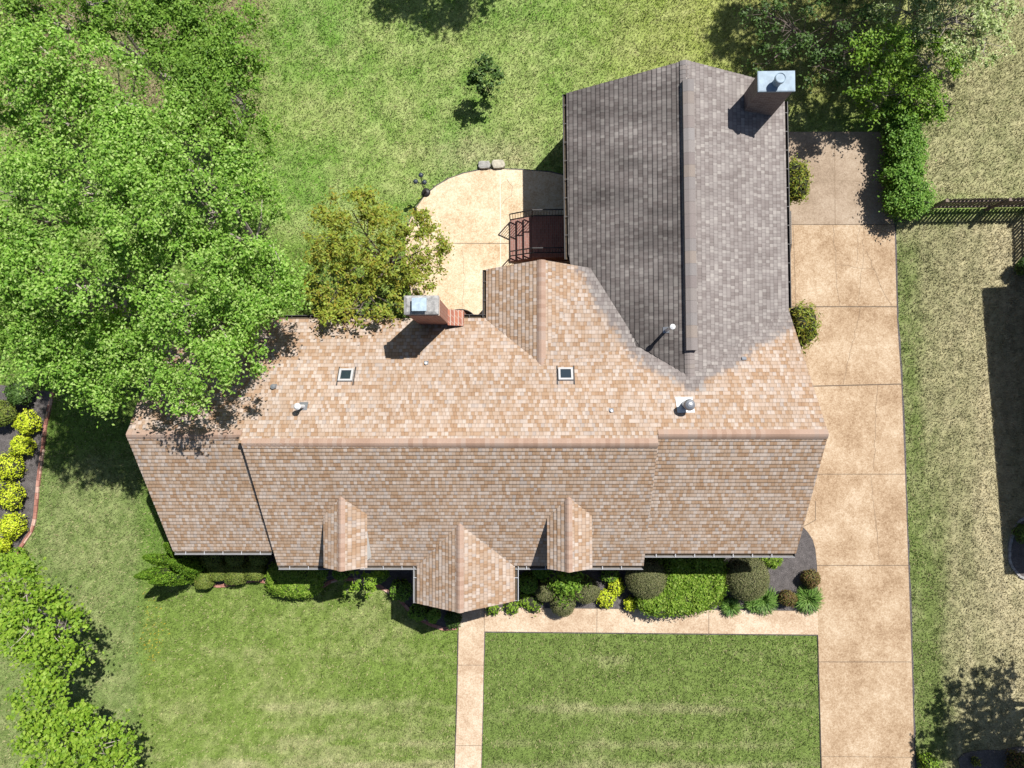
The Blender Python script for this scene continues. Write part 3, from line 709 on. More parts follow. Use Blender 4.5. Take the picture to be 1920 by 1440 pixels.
E2 = [(97, 735), (95, 751), (90, 772), (85, 793), (81, 830), (77, 860), (70, 912), (67, 945), (65, 970), (59, 995), (42, 1020), (29, 1039)]
bed([(-160, 700)]+E2+[(-20, 1046), (-160, 1040)], .03, 'dark mulch bed at the left edge with yellow shrubs')
E3 = [(1925, 970), (1911, 977), (1900, 1000), (1894, 1022), (1893, 1050), (1899, 1065), (1912, 1080), (1930, 1088)]
bed(E3+[(2050, 1088), (2050, 970)], .03, 'shaded mulch bed beside the neighbouring house')
bed([(1806, 1560), (1800, 1436), (1797, 1424), (1806, 1414), (1824, 1409), (1850, 1406), (1876, 1408), (1905, 1401), (1950, 1398), (1990, 1400), (1990, 1560)], .03, 'mulch bed in the lower right corner')

def soil(px, wd, label):
    mb = MB(); P = [g2(u, v, .0) for u, v in px]
    for a, b in zip(P[:-1], P[1:]):
        d = b-a; Ls = np.linalg.norm(d); d /= Ls; o = np.array([-d[1], d[0]])*wd; n = max(2, int(Ls/.35)); prev = None
        for k in range(n+1):
            q = a+d*Ls*k/n; w_ = rj.uniform(.55, 1.25); r_ = (q-o*.35, q+o*w_)
            if prev is not None:
                pts = [tuple(prev[0]), tuple(r_[0]), tuple(r_[1]), tuple(prev[1])]; mb.prism(pts, -.1, .012); GPOLY.append(pts)
            prev = r_
    prop(mb.build('soil_strip', M_MULCH), label, 'soil strip', kind='structure')
soil([(1677, 421), (1682, 600), (1690, 720), (1697, 890), (1703, 1060), (1709, 1230), (1715, 1440), (1719, 1560)], .065, 'dark trimmed soil edge along the right side of the driveway')
soil([(1534, 1191), (1329, 1189), (908, 1185)], -.05, 'dark trimmed soil edge below the front path')
soil([(1540, 1560), (1541, 1440), (1534, 1192)], .04, 'dark trimmed soil edge left of the driveway')
soil([(908, 1186), (905, 1330), (902, 1440), (899, 1560)], .035, 'dark trimmed soil edge right of the entry path')
soil([(849, 1560), (853, 1440), (857, 1330), (860, 1186)], .035, 'dark trimmed soil edge left of the entry path')
soil(arc[1:13], -.045, 'dark soil edge around the curved patio')
t = NT('edging_brick'); c = t.ramp(t.isl(), [(0, (.20, .085, .065)), (.4, (.27, .125, .095)), (.75, (.34, .19, .15)), (1, (.40, .28, .23))]); nz = t.noise(t.pos(), 25, 4, .7)
cc = t.n('ShaderNodeVectorMath', operation='SCALE'); t.l(c, cc.inputs[0]); t.l(t.math('ADD', t.math('MULTIPLY', nz, .8), .6), cc.inputs['Scale']); t.color(cc.outputs[0]); t.bump(nz, .01); M_EDGE = t.m
def edging(px, label, wd=.13, two=True, mat=M_EDGE):
    P = [np.array(g2(u, v, .04)) for u, v in px]; mb = MB(); rr_ = random.Random(len(px))
    seg = []; 
    for a, b in zip(P[:-1], P[1:]):
        n = max(1, int(np.linalg.norm(b-a)/.06))
        for k in range(n): seg.append(a+(b-a)*k/n)
    seg.append(P[-1]); acc = 0; last = seg[0]; i = 0
    pts = [seg[0]]
    for q in seg[1:]:
        acc += np.linalg.norm(q-last); last = q
        if acc > .205: pts.append(q); acc = 0
    for a, b in zip(pts[:-1], pts[1:]):
        d = b-a; L = np.linalg.norm(d); d /= L; o = np.array([-d[1], d[0]])
        for row in ((-.5, .5) if two else (0,)):
            z = .055+rr_.uniform(-.012, .012); c = (a+b)/2+o*row*wd*.52+o*rr_.uniform(-.006, .006)
            a2 = c-d*(L/2-.006); b2 = c+d*(L/2-.006)
            mb.bar((*a2, z-.05), (*b2, z-.05), wd*(.48 if two else .9), .1)
    for a in pts: GPOLY.append([tuple(a+np.array(q)) for q in ((-.1, -.1), (.1, -.1), (.1, .1), (-.1, .1))])
    o = mb.build('brick_edging', mat, origin=(*P[0], 0)); return prop(o, label, 'brick edging', 'brick bed edgings')
edging(E1, 'curved brick edging of the front bed left of the entry')
edging(E2, 'curved brick edging along the yellow shrub bed at the left edge')
edging(E3, 'pale edging curve in the shadow at the right edge', mat=M_CONC, two=False, wd=.1)

# ------------------------------------------------------------------ STOOP with railings
st = thing_at('brick_stoop', 'brick landing and steps with black railings descending to the patio', 'stoop', bp(1010, 440, 0))
zl = .72
P0 = bp(997, 478, zl); P1 = bp(1062, 404, zl); yS, yN = P0[1]-.1, P1[1]; xL = P0[0]; xRr = P1[0]+.5
mb = MB(); mb.box((xL, yS, 0), (xRr, yN, zl)); mb.build('landing', M_PAVE, st)
tread = .27; nst = 3
for k in range(nst):
    mb = MB(); z = zl*(nst-k)/(nst+1); mb.box((xL-tread*(k+1), yS+.0, 0), (xL-tread*k+.0-.003, yN, z-.03)); mb.box((xL-tread*(k+1)-.02, yS-.01, z-.03), (xL-tread*k-.003, yN+.01, z)); mb.build('step', M_PAVE, st)
for yy, lab in ((yN-.03, 'railing nearer the lawn'), (yS+.16, 'railing nearer the rear gable')):
    mb = MB(); hr = .92; xe = xL-tread*nst-.02
    top = [(xRr-.5, yy, zl+hr), (xL+.02, yy, zl+hr), (xe, yy, .16+hr)]
    bot = [(xRr-.5, yy, zl+.12), (xL+.02, yy, zl+.12), (xe, yy, .16+.12)]
    for q in (top, bot):
        for a, b in zip(q[:-1], q[1:]): mb.bar(a, b, .04, .03)
    for (x, z0, z1) in ((xRr-.5, zl, zl+hr), (xL+.02, zl, zl+hr), (xe, 0, .16+hr+.02)): mb.bar((x, yy, z0), (x, yy, z1), .035, .035)
    n1 = int((xRr-.5-xL)/.11)
    for i in range(1, n1): x = xL+.02+(xRr-.52-xL)*i/n1; mb.bar((x, yy, zl+.12), (x, yy, zl+hr), .014, .014)
    for i in range(1, 8):
        f = i/8; x = xL+(xe-xL)*f; mb.bar((x, yy, zl+.12+(.16-zl)*f), (x, yy, zl+hr+(.16-zl)*f), .014, .014)
    mb.build('railing', M_BLACK, st, label=lab)

# side railing at the driveway
rl = thing_at('metal_railing', 'thin dark metal railing along the grey wing beside the driveway', 'railing', bp(1476, 440, 0))
mb = MB(); pa = bp(1475, 396, 1.0); pb = bp(1482.5, 396.5, 1.0); pc = bp(1483.5, 458, 1.0); pd = bp(1477.5, 502, .62)
for a, b in ((pa, pb), (pb, pc), (pc, pd)):
    mb.bar(a, b, .03, .03); mb.bar(a-np.array([0, 0, .72]), b-np.array([0, 0, .72]), .025, .025)
for q in (pb, pc, pd): mb.bar((q[0], q[1], 0), q, .03, .03)
n = 17
for i in range(1, n): q = pb+(pc-pb)*i/n; mb.bar(q-np.array([0, 0, .72]), q, .012, .012)
for i in range(1, 8): q = pc+(pd-pc)*i/8; mb.bar(q-np.array([0, 0, .62]), q, .012, .012)
mb.build('rail_panel', M_BLACK, rl)

# window well by the chimney
ww = thing_at('window_well', 'curved metal window well with weeds beside the brick chimney', 'window well', bp(866, 592, 0))
mb = MB(); cw = bp(862, 600, .25); pts = []
for i in range(13):
    a = math.pi*i/12; pts.append((cw[0]-.62*math.cos(a), cw[1]+.0+.42*math.sin(a)))
for (a, b) in zip(pts[:-1], pts[1:]): mb.bar((*a, .12), (*b, .12), .025, .34)
mb.build('rim', M_GUTD, ww)
mb = MB(); mb.prism([tuple(p) for p in pts], .0, .06); mb.build('fill', M_MULCH, ww)

# patio ornament
lp = thing_at('garden_lamp', 'dark metal stand with three rounded heads on the curved patio edge', 'garden lamp', bp(799, 362, .04))
gb = bp(799, 361, .04); mb = MB(); mb.lathe(gb, [(.17, 0), (.17, .03), (.12, .07), (.05, .10), (.03, .16), (0, .17)], 18); mb.build('base', M_BLACK, lp)
tp = bp(791.5, 349, 1.15); mb = MB(); mid = np.array([gb[0], gb[1], 1.05])
tp = np.array([gb[0], gb[1], 1.15]); mb.tube([gb, mid, tp], .022, 8)
heads = [bp(789.5, 329, 1.45), bp(779.5, 341, 1.3), bp(796, 342.5, 1.3)]
for hcen in heads: mb.tube([mid, (mid+hcen)/2+np.array([0, 0, .06]), hcen], .016, 7)
mb.build('pole', M_BLACK, lp)
M_SLATE = simple('blue_black_metal', (.03, .038, .05), .4)
for hcen in heads:
    mb = MB(); mb.lathe(hcen+np.array([0, 0, -.02]), [(.02, 0), (.085, .02), (.095, .07), (.06, .12), (0, .13)], 14); mb.build('lamp_head', M_SLATE, lp, smooth=True)

# stones
def stone(u, v, w, d, h, label, seed, c):
    rg = np.random.default_rng(seed); P = bp(u, v, h); mb = MB(); n = 14; V = []
    ang = np.linspace(0, 2*math.pi, n, endpoint=False); sq = lambda a: 1/max(abs(math.cos(a)), abs(math.sin(a)))**.75
    rad = [sq(a)*rg.uniform(.9, 1.04) for a in ang]
    for f, z in ((1.0, 0), (1.03, h*.6), (.93, h*.92), (.6, h*1.02)):
        for a, r in zip(ang, rad): V.append((P[0]+w/2*math.cos(a)*r*f, P[1]+d/2*math.sin(a)*r*f, z+rg.uniform(-.01, .01)*(z > 0)))
    Fs = []
    for i in range(3):
        for k in range(n): Fs.append((i*n+k, i*n+(k+1) % n, (i+1)*n+(k+1) % n, (i+1)*n+k))
    Fs.append(tuple(3*n+k for k in range(n))); mb.add(V, Fs)
    o = mb.build('stone', simple('stone_'+str(seed), c, .95, var=.3, scale=7), origin=(P[0], P[1], 0)); prop(o, label, 'stone', 'flat stones at the patio edge')
stone(907.5, 308, .48, .32, .16, 'grey flat stone at the patio edge, the left of the pair', 4, (.24, .235, .22))
stone(934, 307, .52, .36, .17, 'pale cream flat stone at the patio edge, the right of the pair', 9, (.32, .295, .235))

# fences ------------------------------------------------------------------
M_FENCE = simple('weathered_fence_wood', (.16, .125, .10), .9, var=.45, scale=12)
def fence(a, b, h, label, z0=.05, sp=.145, wd=.092, post=2.3, seed=1):
    a = np.array([*a, 0.0]); b = np.array([*b, 0.0]); L = np.linalg.norm(b-a); d = (b-a)/L; o = np.array([-d[1], d[0], 0]); rg = random.Random(seed)
    f = thing_at('picket_fence', label, 'fence', a, 'weathered picket fences')
    mb = MB(); up = np.array([0, 0, 1.0])
    for k in range(int(L/sp)):
        c = a+d*(k*sp+.07)+o*.04; lean = rg.uniform(-.012, .012); hh = h+rg.uniform(-.02, .02)
        q = [c-d*wd/2+up*z0, c+d*wd/2+up*z0, c+d*(wd/2+lean)+up*(hh-.06), c+d*lean+up*hh, c+d*(lean-wd/2)+up*(hh-.06)]
        V = [p-o*.01 for p in q]+[p+o*.01 for p in q]; mb.add(V, [(4, 3, 2, 1, 0), (5, 6, 7, 8, 9)]+[(i, (i+1) % 5, 5+(i+1) % 5, 5+i) for i in range(5)])
    mb.build('picket_panel', M_FENCE, f)
    for zz in (.3, h-.28):
        mb = MB(); mb.bar(a+up*zz, b+up*zz, .04, .09); mb.build('rail', M_FENCE, f)
    for k in range(int(L/post)+1):
        c = a+d*min(L, k*post)-o*.05; mb = MB(); mb.box((c[0]-.05, c[1]-.05, 0), (c[0]+.05, c[1]+.05, h+.08)); mb.build('post', M_FENCE, f)
fence(g2(1735, 393), g2(1932, 390), 1.3, 'dark picket fence running right from the ivy hedge', seed=2)
fence(g2(1923, 392), g2(1926, 540), 1.3, 'picket fence returning toward the neighbouring house at the right edge', seed=5)

# neighbouring house just outside the frame (its shadow falls on the lawn)
nb = thing_at('house', 'neighbouring house at the right edge whose shadow covers the dry lawn', 'house', (*g2(2150, 730), 0))
e = [g2(1909, 466), g2(1953, 1000)]; dn = (e[1]-e[0])/np.linalg.norm(e[1]-e[0]); on = np.array([-dn[1], dn[0]])
if on[0] < 0: on = -on
W_ = 9.0
def nbp(s, w, z): q = e[0]+dn*s+on*w; return np.array([q[0], q[1], z])
Ln = np.linalg.norm(e[1]-e[0]); mb = MB()
ring = [nbp(0, 0, 3.15), nbp(Ln, 0, 3.15), nbp(Ln, W_, 3.15), nbp(0, W_, 3.15)]; rid = [nbp(4.0, W_/2, 5.6), nbp(Ln-4.0, W_/2, 5.6)]
V = ring+rid; mb.add(V, [(0, 1, 5, 4), (1, 2, 5), (2, 3, 4, 5), (3, 0, 4)]); mb.add([p-np.array([0, 0, .12]) for p in ring], [(0, 1, 2, 3)])
M_NB = simple('brown_roof', (.16, .13, .115), .95, var=.25, scale=5)
mb.build('roof', M_NB, nb)
mb = MB(); q = [nbp(.45, .45, 0), nbp(Ln-.45, .45, 0), nbp(Ln-.45, W_-.45, 0), nbp(.45, W_-.45, 0)]; mb.prism([tuple(p[:2]) for p in q], 0, 3.04); mb.build('wall', M_BRICK, nb)

# ------------------------------------------------------------------ VEGETATION
def leaf_mat(name, stops, transl=.35, rough=.55, nscale=.9, dark=.3, spec=.25):
    """leaf colours vary from leaf to leaf; thin leaves let some light through"""
    t = NT(name); r = t.isl(); c = t.ramp(r, stops); nz = t.noise(t.pos(), nscale, 3, .6)
    k = t.math('ADD', t.math('MULTIPLY', nz, dark*2), 1-dark)
    sc = t.n('ShaderNodeVectorMath', operation='SCALE'); t.l(c, sc.inputs[0]); t.l(k, sc.inputs['Scale']); col = sc.outputs[0]
    t.color(col); t.b.inputs['Roughness'].default_value = rough; t.b.inputs['Specular IOR Level'].default_value = spec
    tr = t.n('ShaderNodeBsdfTranslucent'); yl = t.mix(.5, col, t.mix(1.0, col, (1.25, 1.15, .45), 'MULTIPLY')); t.l(yl, tr.inputs['Color'])
    mx = t.n('ShaderNodeMixShader'); mx.inputs[0].default_value = transl; t.l(t.b.outputs[0], mx.inputs[1]); t.l(tr.outputs[0], mx.inputs[2])
    t.l(mx.outputs[0], t.t.nodes['Material Output'].inputs[0]); return t.m
def pal(*cs): n = len(cs); return [(i/(n-1) if n > 1 else 0, c) for i, c in enumerate(cs)]
L_BIG = leaf_mat('spring_green_leaves', pal((.090, .195, .020), (.160, .32, .038), (.225, .40, .060), (.30, .46, .095), (.42, .55, .20)), .5)
L_MID = leaf_mat('mid_green_leaves', pal((.075, .16, .018), (.13, .255, .030), (.185, .325, .045), (.25, .385, .075)), .48)
L_LIME = leaf_mat('lime_leaves', pal((.095, .190, .014), (.165, .285, .022), (.22, .345, .034), (.28, .39, .055)), .45)
L_OLIVE = leaf_mat('olive_orange_leaves', pal((.13, .155, .022), (.20, .255, .030), (.275, .225, .032), (.235, .315, .040), (.32, .39, .065)), .45)
L_DKGREEN = leaf_mat('dark_green_leaves', pal((.030, .064, .015), (.055, .108, .021), (.082, .150, .030)), .3)
L_SILV = leaf_mat('silvery_leaves', pal((.15, .23, .06), (.26, .35, .11), (.36, .43, .18), (.48, .52, .30)), .3)
L_BRIGHT = leaf_mat('bright_green_leaves', pal((.065, .145, .014), (.125, .24, .020), (.175, .30, .030), (.225, .335, .05)), .42)
L_IVY = leaf_mat('ivy_leaves', pal((.055, .135, .016), (.105, .225, .026), (.16, .30, .042), (.22, .35, .075)), .42)
L_YEW = leaf_mat('yew_needles', pal((.085, .100, .034), (.130, .145, .052), (.175, .182, .078), (.21, .190, .10)), .25, nscale=3)
L_BOX = leaf_mat('clipped_box_leaves', pal((.075, .115, .018), (.115, .165, .026), (.16, .20, .036), (.20, .215, .05)), .3, nscale=3)
L_HEDGE = leaf_mat('hedge_leaves', pal((.085, .165, .014), (.155, .275, .024), (.225, .345, .040), (.31, .40, .085)), .45, nscale=3)
L_YELL = leaf_mat('golden_leaves', pal((.26, .35, .014), (.42, .52, .020), (.54, .62, .035), (.62, .66, .08)), .4, nscale=4, dark=.15)
L_RED = leaf_mat('red_green_leaves', pal((.085, .050, .018), (.12, .075, .026), (.10, .115, .022), (.15, .13, .035), (.17, .07, .04)), .3, nscale=4)
L_CYP = leaf_mat('cypress_sprays', pal((.060, .140, .012), (.105, .215, .017), (.155, .275, .024), (.205, .31, .038)), .35, nscale=2.5)
L_BLADE = leaf_mat('strap_leaves', pal((.050, .120, .020), (.090, .185, .028), (.135, .245, .045), (.20, .30, .08)), .35, nscale=3)
M_BARK = simple('grey_bark', (.27, .235, .205), .95, var=.4, scale=9)
M_BARKD = simple('dark_bark', (.10, .08, .068), .95, var=.4, scale=9)
M_CORE = simple('inner_twigs', (.022, .024, .012), .95, var=.4)

def leaves(P, Nn, L, W, rg, tdir=None):
    n = len(P); Nn = Nn/np.linalg.norm(Nn, axis=1, keepdims=True)
    r = rg.normal(size=(n, 3)) if tdir is None else tdir+rg.normal(size=(n, 3))*.25
    T = r-Nn*np.sum(r*Nn, 1, keepdims=True); T /= np.linalg.norm(T, axis=1, keepdims=True)+1e-9; B = np.cross(Nn, T)
    L = (L*rg.uniform(.65, 1.3, n))[:, None]; Wd_ = (W*rg.uniform(.7, 1.25, n))[:, None]
    fold = Nn*Wd_*.18
    V = np.stack([P-T*L*.5, P-B*Wd_*.5+T*L*.05+fold, P+T*L*.5, P+B*Wd_*.5+T*L*.05+fold], 1).reshape(-1, 3)
    return V, np.arange(4*n).reshape(n, 4)
def unit(rg, n):
    v = rg.normal(size=(n, 3)); return v/np.linalg.norm(v, axis=1, keepdims=True)
def crown_points(ells, rg, dens, rc, per, bough=0):
    if bough:      # each big mass is made of rounded boughs with gaps between them
        sub = []
        for c, rx, ry, rz in ells:
            nb = max(3, int(2.1*rx*ry/bough**2)); d = unit(rg, nb*3); d = d[d[:, 2] > -.25][:nb]
            for dd in d:
                q = c+dd*np.array([rx, ry, rz])*rg.uniform(.25, .86)**.6; r = bough*rg.uniform(.5, 1.45); sub.append((q, r, r, r*.62))
        ells = sub
    """ells: (centre xyz, rx, ry, rz). returns leaf points, normals and clump centres"""
    Ps = []; Ns = []; CC = []
    for c, rx, ry, rz in ells:
        n = max(3, int(dens*rx*ry)); d = unit(rg, n*3); d = d[d[:, 2] > -.45][:n]; n = len(d)
        cen = c+d*np.array([rx, ry, rz])*(rg.uniform(.35, 1.0, (n, 1))**.55)
        for q, dd in zip(cen, d):
            CC.append(q); r = rc*rg.uniform(.6, 1.35); m = int(per*rg.uniform(.6, 1.3)*(r/rc)**1.6); o = unit(rg, m); rad = rg.uniform(.15, 1, (m, 1))**.5
            pts = q+o*np.abs(rg.normal(size=(m, 1)))*.62*r*np.array([1, 1, .62])
            Ps.append(pts); Ns.append(o*.5+np.array([.1, .12, .9])+rg.normal(size=(m, 3))*.5)
    return np.concatenate(Ps), np.concatenate(Ns), np.array(CC)
def pe(u, v, ru, rv, z, rz=None):
    """crown ellipsoid: picture position and size of the crown at height z turned into metres"""
    s = (H-z)/F; c = bp(u, v, z); return (c, ru*s, rv*s, rz if rz else min(ru, rv)*s*.7)
def tree(name, label, base, pells, lmat, group=None, seed=0, dens=9, rc=.55, per=110, L=.15, W=.095, bark=None, rt=.16, limb=.6, cat='tree', ntw=16, fork=.35, bough=0):
    rg = np.random.default_rng(seed); b = bp(*base, 0.0); ells = [pe(*q) for q in pells]
    tr = thing_at(name, label, cat, b, group)
    P, Nn, CC = crown_points(ells, rg, dens, rc, per, bough)
    V, Fs = leaves(P, Nn, L, W, rg); mesh_obj('crown', V, Fs, lmat, tr)
    mb = MB(); cz = np.mean([e[0] for e in ells], 0); zt = min(e[0][2]-e[3]*.6 for e in ells); fk = b+(cz-b)*fork; fk[2] = max(.35, zt*fork*1.2)
    mb.tube([b-np.array([0, 0, .1]), b+(fk-b)*.1, b+(fk-b)*.55+np.array([rt*.3, -rt*.2, 0]), fk], [rt*1.5, rt*1.1, rt*.95, rt*.85], 9)
    for e in ells:
        m = (fk+e[0])/2+np.array([*(rg.normal(size=2)*.15*e[1]), .3*e[3]]); end = e[0]+np.array([0, 0, e[3]*.1])
        mb.tube([fk-np.array([0, 0, .1]), m, end], [rt*.62, rt*.42, rt*.24], 7)
        dd = np.linalg.norm((CC-e[0])/np.array([e[1], e[2], e[3]]), axis=1); near = np.where(dd < 1.02)[0]
        for j in rg.choice(near, min(ntw, len(near)), replace=False):
            q = CC[j]; s = m+(end-m)*rg.uniform(.1, 1); k = (s+q)/2+rg.normal(size=3)*.12*e[1]
            mb.tube([s, k, q], [rt*.2, rt*.13, rt*.05], 5)
    mb.build('trunk', bark or M_BARK, tr)
    return tr
GB = 'large trees behind the left end of the house'
BK = dict(L=.095, W=.062, per=125, dens=17, rc=.37, bough=.95)
tree('leafy_tree', 'large spring green tree overhanging the left roof corner of the house', (440, 548), [(385, 645, 108, 88, 7.6), (280, 662, 108, 84, 7.0), (445, 595, 78, 74, 7.0), (350, 570, 105, 72, 8.4), (215, 695, 60, 46, 6.3)], L_BIG, GB, 101, **BK)
tree('leafy_tree', 'large spring green tree reaching right toward the olive patio tree', (505, 480), [(482, 450, 76, 105, 7), (415, 385, 112, 95, 8), (512, 520, 44, 66, 6.2), (360, 310, 105, 66, 8), (425, 510, 88, 60, 7.6)], L_BIG, GB, 102, **BK)
tree('leafy_tree', 'large spring green tree at the left edge above the yellow shrub bed', (260, 590), [(55, 610, 110, 98, 7.2), (150, 530, 125, 95, 8.6), (35, 500, 100, 85, 8.2), (130, 660, 90, 62, 6.6), (250, 480, 90, 75, 8.0)], L_BIG, GB, 103, **BK)
tree('leafy_tree', 'large spring green tree in the middle of the left edge mass of trees', (340, 440), [(130, 360, 150, 88, 9), (255, 410, 105, 80, 9.2), (35, 330, 95, 85, 8.2), (30, 420, 80, 66, 8.4), (230, 330, 80, 55, 8.4)], L_BIG, GB, 104, **BK)
tree('leafy_tree', 'spring green tree nearest the upper left corner', (395, 345), [(110, 150, 135, 95, 8.8), (225, 185, 90, 80, 8.4), (20, 190, 95, 90, 8), (265, 250, 80, 58, 8.2), (130, 235, 110, 60, 8.6)], L_BIG, GB, 105, **BK)
tree('leafy_tree', 'lower, darker green tree between the back lawn and the larger trees', (468, 212), [(405, 115, 68, 85, 5.4), (375, 55, 66, 36, 5), (420, 220, 62, 68, 5.4), (330, 75, 50, 48, 5), (455, 230, 32, 55, 4.4), (440, 75, 34, 42, 5), (340, 170, 50, 60, 5.6)], L_MID, GB, 106, **BK)
tree('leafy_tree', 'dark green tree with pale bare trunk at the top left edge', (345, 172), [(165, 8, 100, 34, 6), (45, 12, 70, 30, 6), (270, 20, 50, 34, 5.4), (185, 52, 50, 30, 5), (90, 40, 60, 30, 5.4)], L_MID, GB, 107, **BK)
GL_ = 'lime green trees at the lower left edge'
tree('lime_tree', 'lime green tree with rounded leaves at the left edge below the yellow shrubs', (150, 1180), [(48, 1110, 62, 55, 4.2), (108, 1185, 54, 66, 4.5), (55, 1180, 56, 60, 4.6), (22, 1085, 50, 35, 4.0), (120, 1240, 40, 28, 4), (15, 1150, 40, 50, 4.2)], L_LIME, GL_, 108, L=.125, W=.105, rc=.36, per=62, dens=24, rt=.1)
tree('lime_tree', 'lime green tree with rounded leaves in the lower left corner', (150, 1392), [(78, 1325, 60, 58, 4.2), (190, 1395, 60, 46, 4.0), (100, 1400, 90, 60, 4.5), (85, 1275, 42, 32, 4.0), (225, 1425, 36, 34, 3.6), (130, 1345, 46, 40, 4.0)], L_LIME, GL_, 109, L=.125, W=.105, rc=.36, per=62, dens=24, rt=.1)
tree('olive_tree', 'wide patio tree with olive and orange tinted leaves', (735, 492), [(690, 450, 98, 82, 4.0), (635, 520, 66, 72, 3.5), (745, 485, 66, 72, 3.6), (660, 395, 66, 46, 3.6), (800, 465, 44, 50, 3.0), (700, 565, 75, 36, 3.9), (765, 420, 46, 38, 3.0), (790, 520, 36, 36, 2.8), (615, 570, 56, 32, 3.9), (670, 588, 72, 20, 4.4), (610, 440, 40, 60, 3.4)], L_OLIVE, None, 110, L=.12, W=.065, rc=.30, per=62, dens=24, rt=.07, bark=M_BARKD, fork=.15, ntw=10)
tree('young_tree', 'small dark green sapling alone on the back lawn', (917, 172), [(908, 120, 20, 18, 1.75, .35), (905, 145, 24, 24, 1.45, .4), (932, 148, 11, 22, 1.3, .35), (890, 158, 14, 11, 1.2, .3), (912, 172, 14, 12, 1.0, .3)], L_DKGREEN, None, 111, L=.12, W=.075, rc=.15, per=18, dens=150, rt=.03, bark=M_BARKD, ntw=6)
tree('leafy_tree', 'bright green sparse tree beyond the top of the driveway', (1652, 205), [(1690, 172, 84, 46, 1.4), (1625, 130, 62, 44, 2.8), (1745, 120, 66, 62, 1.8), (1655, 90, 72, 42, 3.0), (1775, 200, 30, 28, 1.7), (1645, 200, 40, 28, 1.1), (1715, 215, 50, 22, 1.2)], L_BRIGHT, None, 112, rc=.32, per=85, dens=21, L=.115, W=.07, rt=.08, ntw=14)
tree('leafy_tree', 'dark green thin tree at the top edge left of the silvery tree', (1560, 95), [(1560, 40, 90, 45, 2.8), (1470, 45, 75, 45, 2.6), (1600, 95, 65, 45, 2.6), (1430, 20, 50, 30, 2.6), (1540, 130, 60, 40, 2.2), (1450, 110, 50, 40, 2.0)], L_DKGREEN, None, 113, rc=.34, per=60, dens=10, L=.11, W=.065, rt=.08, bark=M_BARKD, ntw=18)
tree('silvery_tree', 'silvery pale leaved tree at the top right', (1680, 70), [(1790, 35, 100, 55, 2.4), (1850, 75, 48, 52, 2.0), (1700, 25, 70, 44, 2.3), (1765, 95, 58, 34, 2.0), (1870, 10, 50, 42, 2.2), (1770, -50, 110, 50, 2.6)], L_SILV, None, 114, rc=.34, per=90, dens=19, L=.115, W=.058, rt=.10, ntw=30)
tree('leafy_tree', 'tall tree beyond the top right edge that shades the end of the driveway', (1800, -130), [(1850, -500, 150, 100, 8), (2020, -540, 150, 110, 8), (1950, -400, 170, 95, 7.8), (2090, -390, 130, 110, 7.6), (1920, -190, 34, 26, 7), (1985, -150, 38, 26, 7), (2045, -178, 34, 26, 7), (1960, -222, 46, 22, 7), (1897, -140, 18, 18, 7), (1760, -420, 100, 80, 7.2), (1880, -380, 90, 90, 7.2), (2130, -480, 110, 110, 8)], L_MID, None, 117, rc=.5, per=95, dens=12, L=.15, W=.095, rt=.16, ntw=24)
tree('leafy_tree', 'tree beyond the top edge whose shadow falls on the back lawn', (955, -120), [(950, -490, 150, 95, 7), (860, -440, 90, 55, 6.5), (1030, -430, 110, 50, 6.2), (985, -400, 60, 40, 6.4)], L_MID, None, 115, rt=.14, dens=12)
tree('leafy_tree', 'tree beyond the right edge casting a branching shadow on the dry lawn', (2005, 1290), [(2175, 1340, 110, 110, 5.2), (2265, 1440, 120, 110, 5.2), (2190, 1500, 90, 80, 5), (2265, 1300, 90, 100, 5.4), (2150, 1260, 60, 50, 4.8), (2130, 1425, 60, 45, 4.6), (2160, 1395, 80, 60, 4.9), (2036, 1402, 55, 42, 4.6), (2080, 1380, 50, 40, 4.7)], L_MID, None, 116, rc=.19, per=24, dens=30, rt=.11, ntw=60)
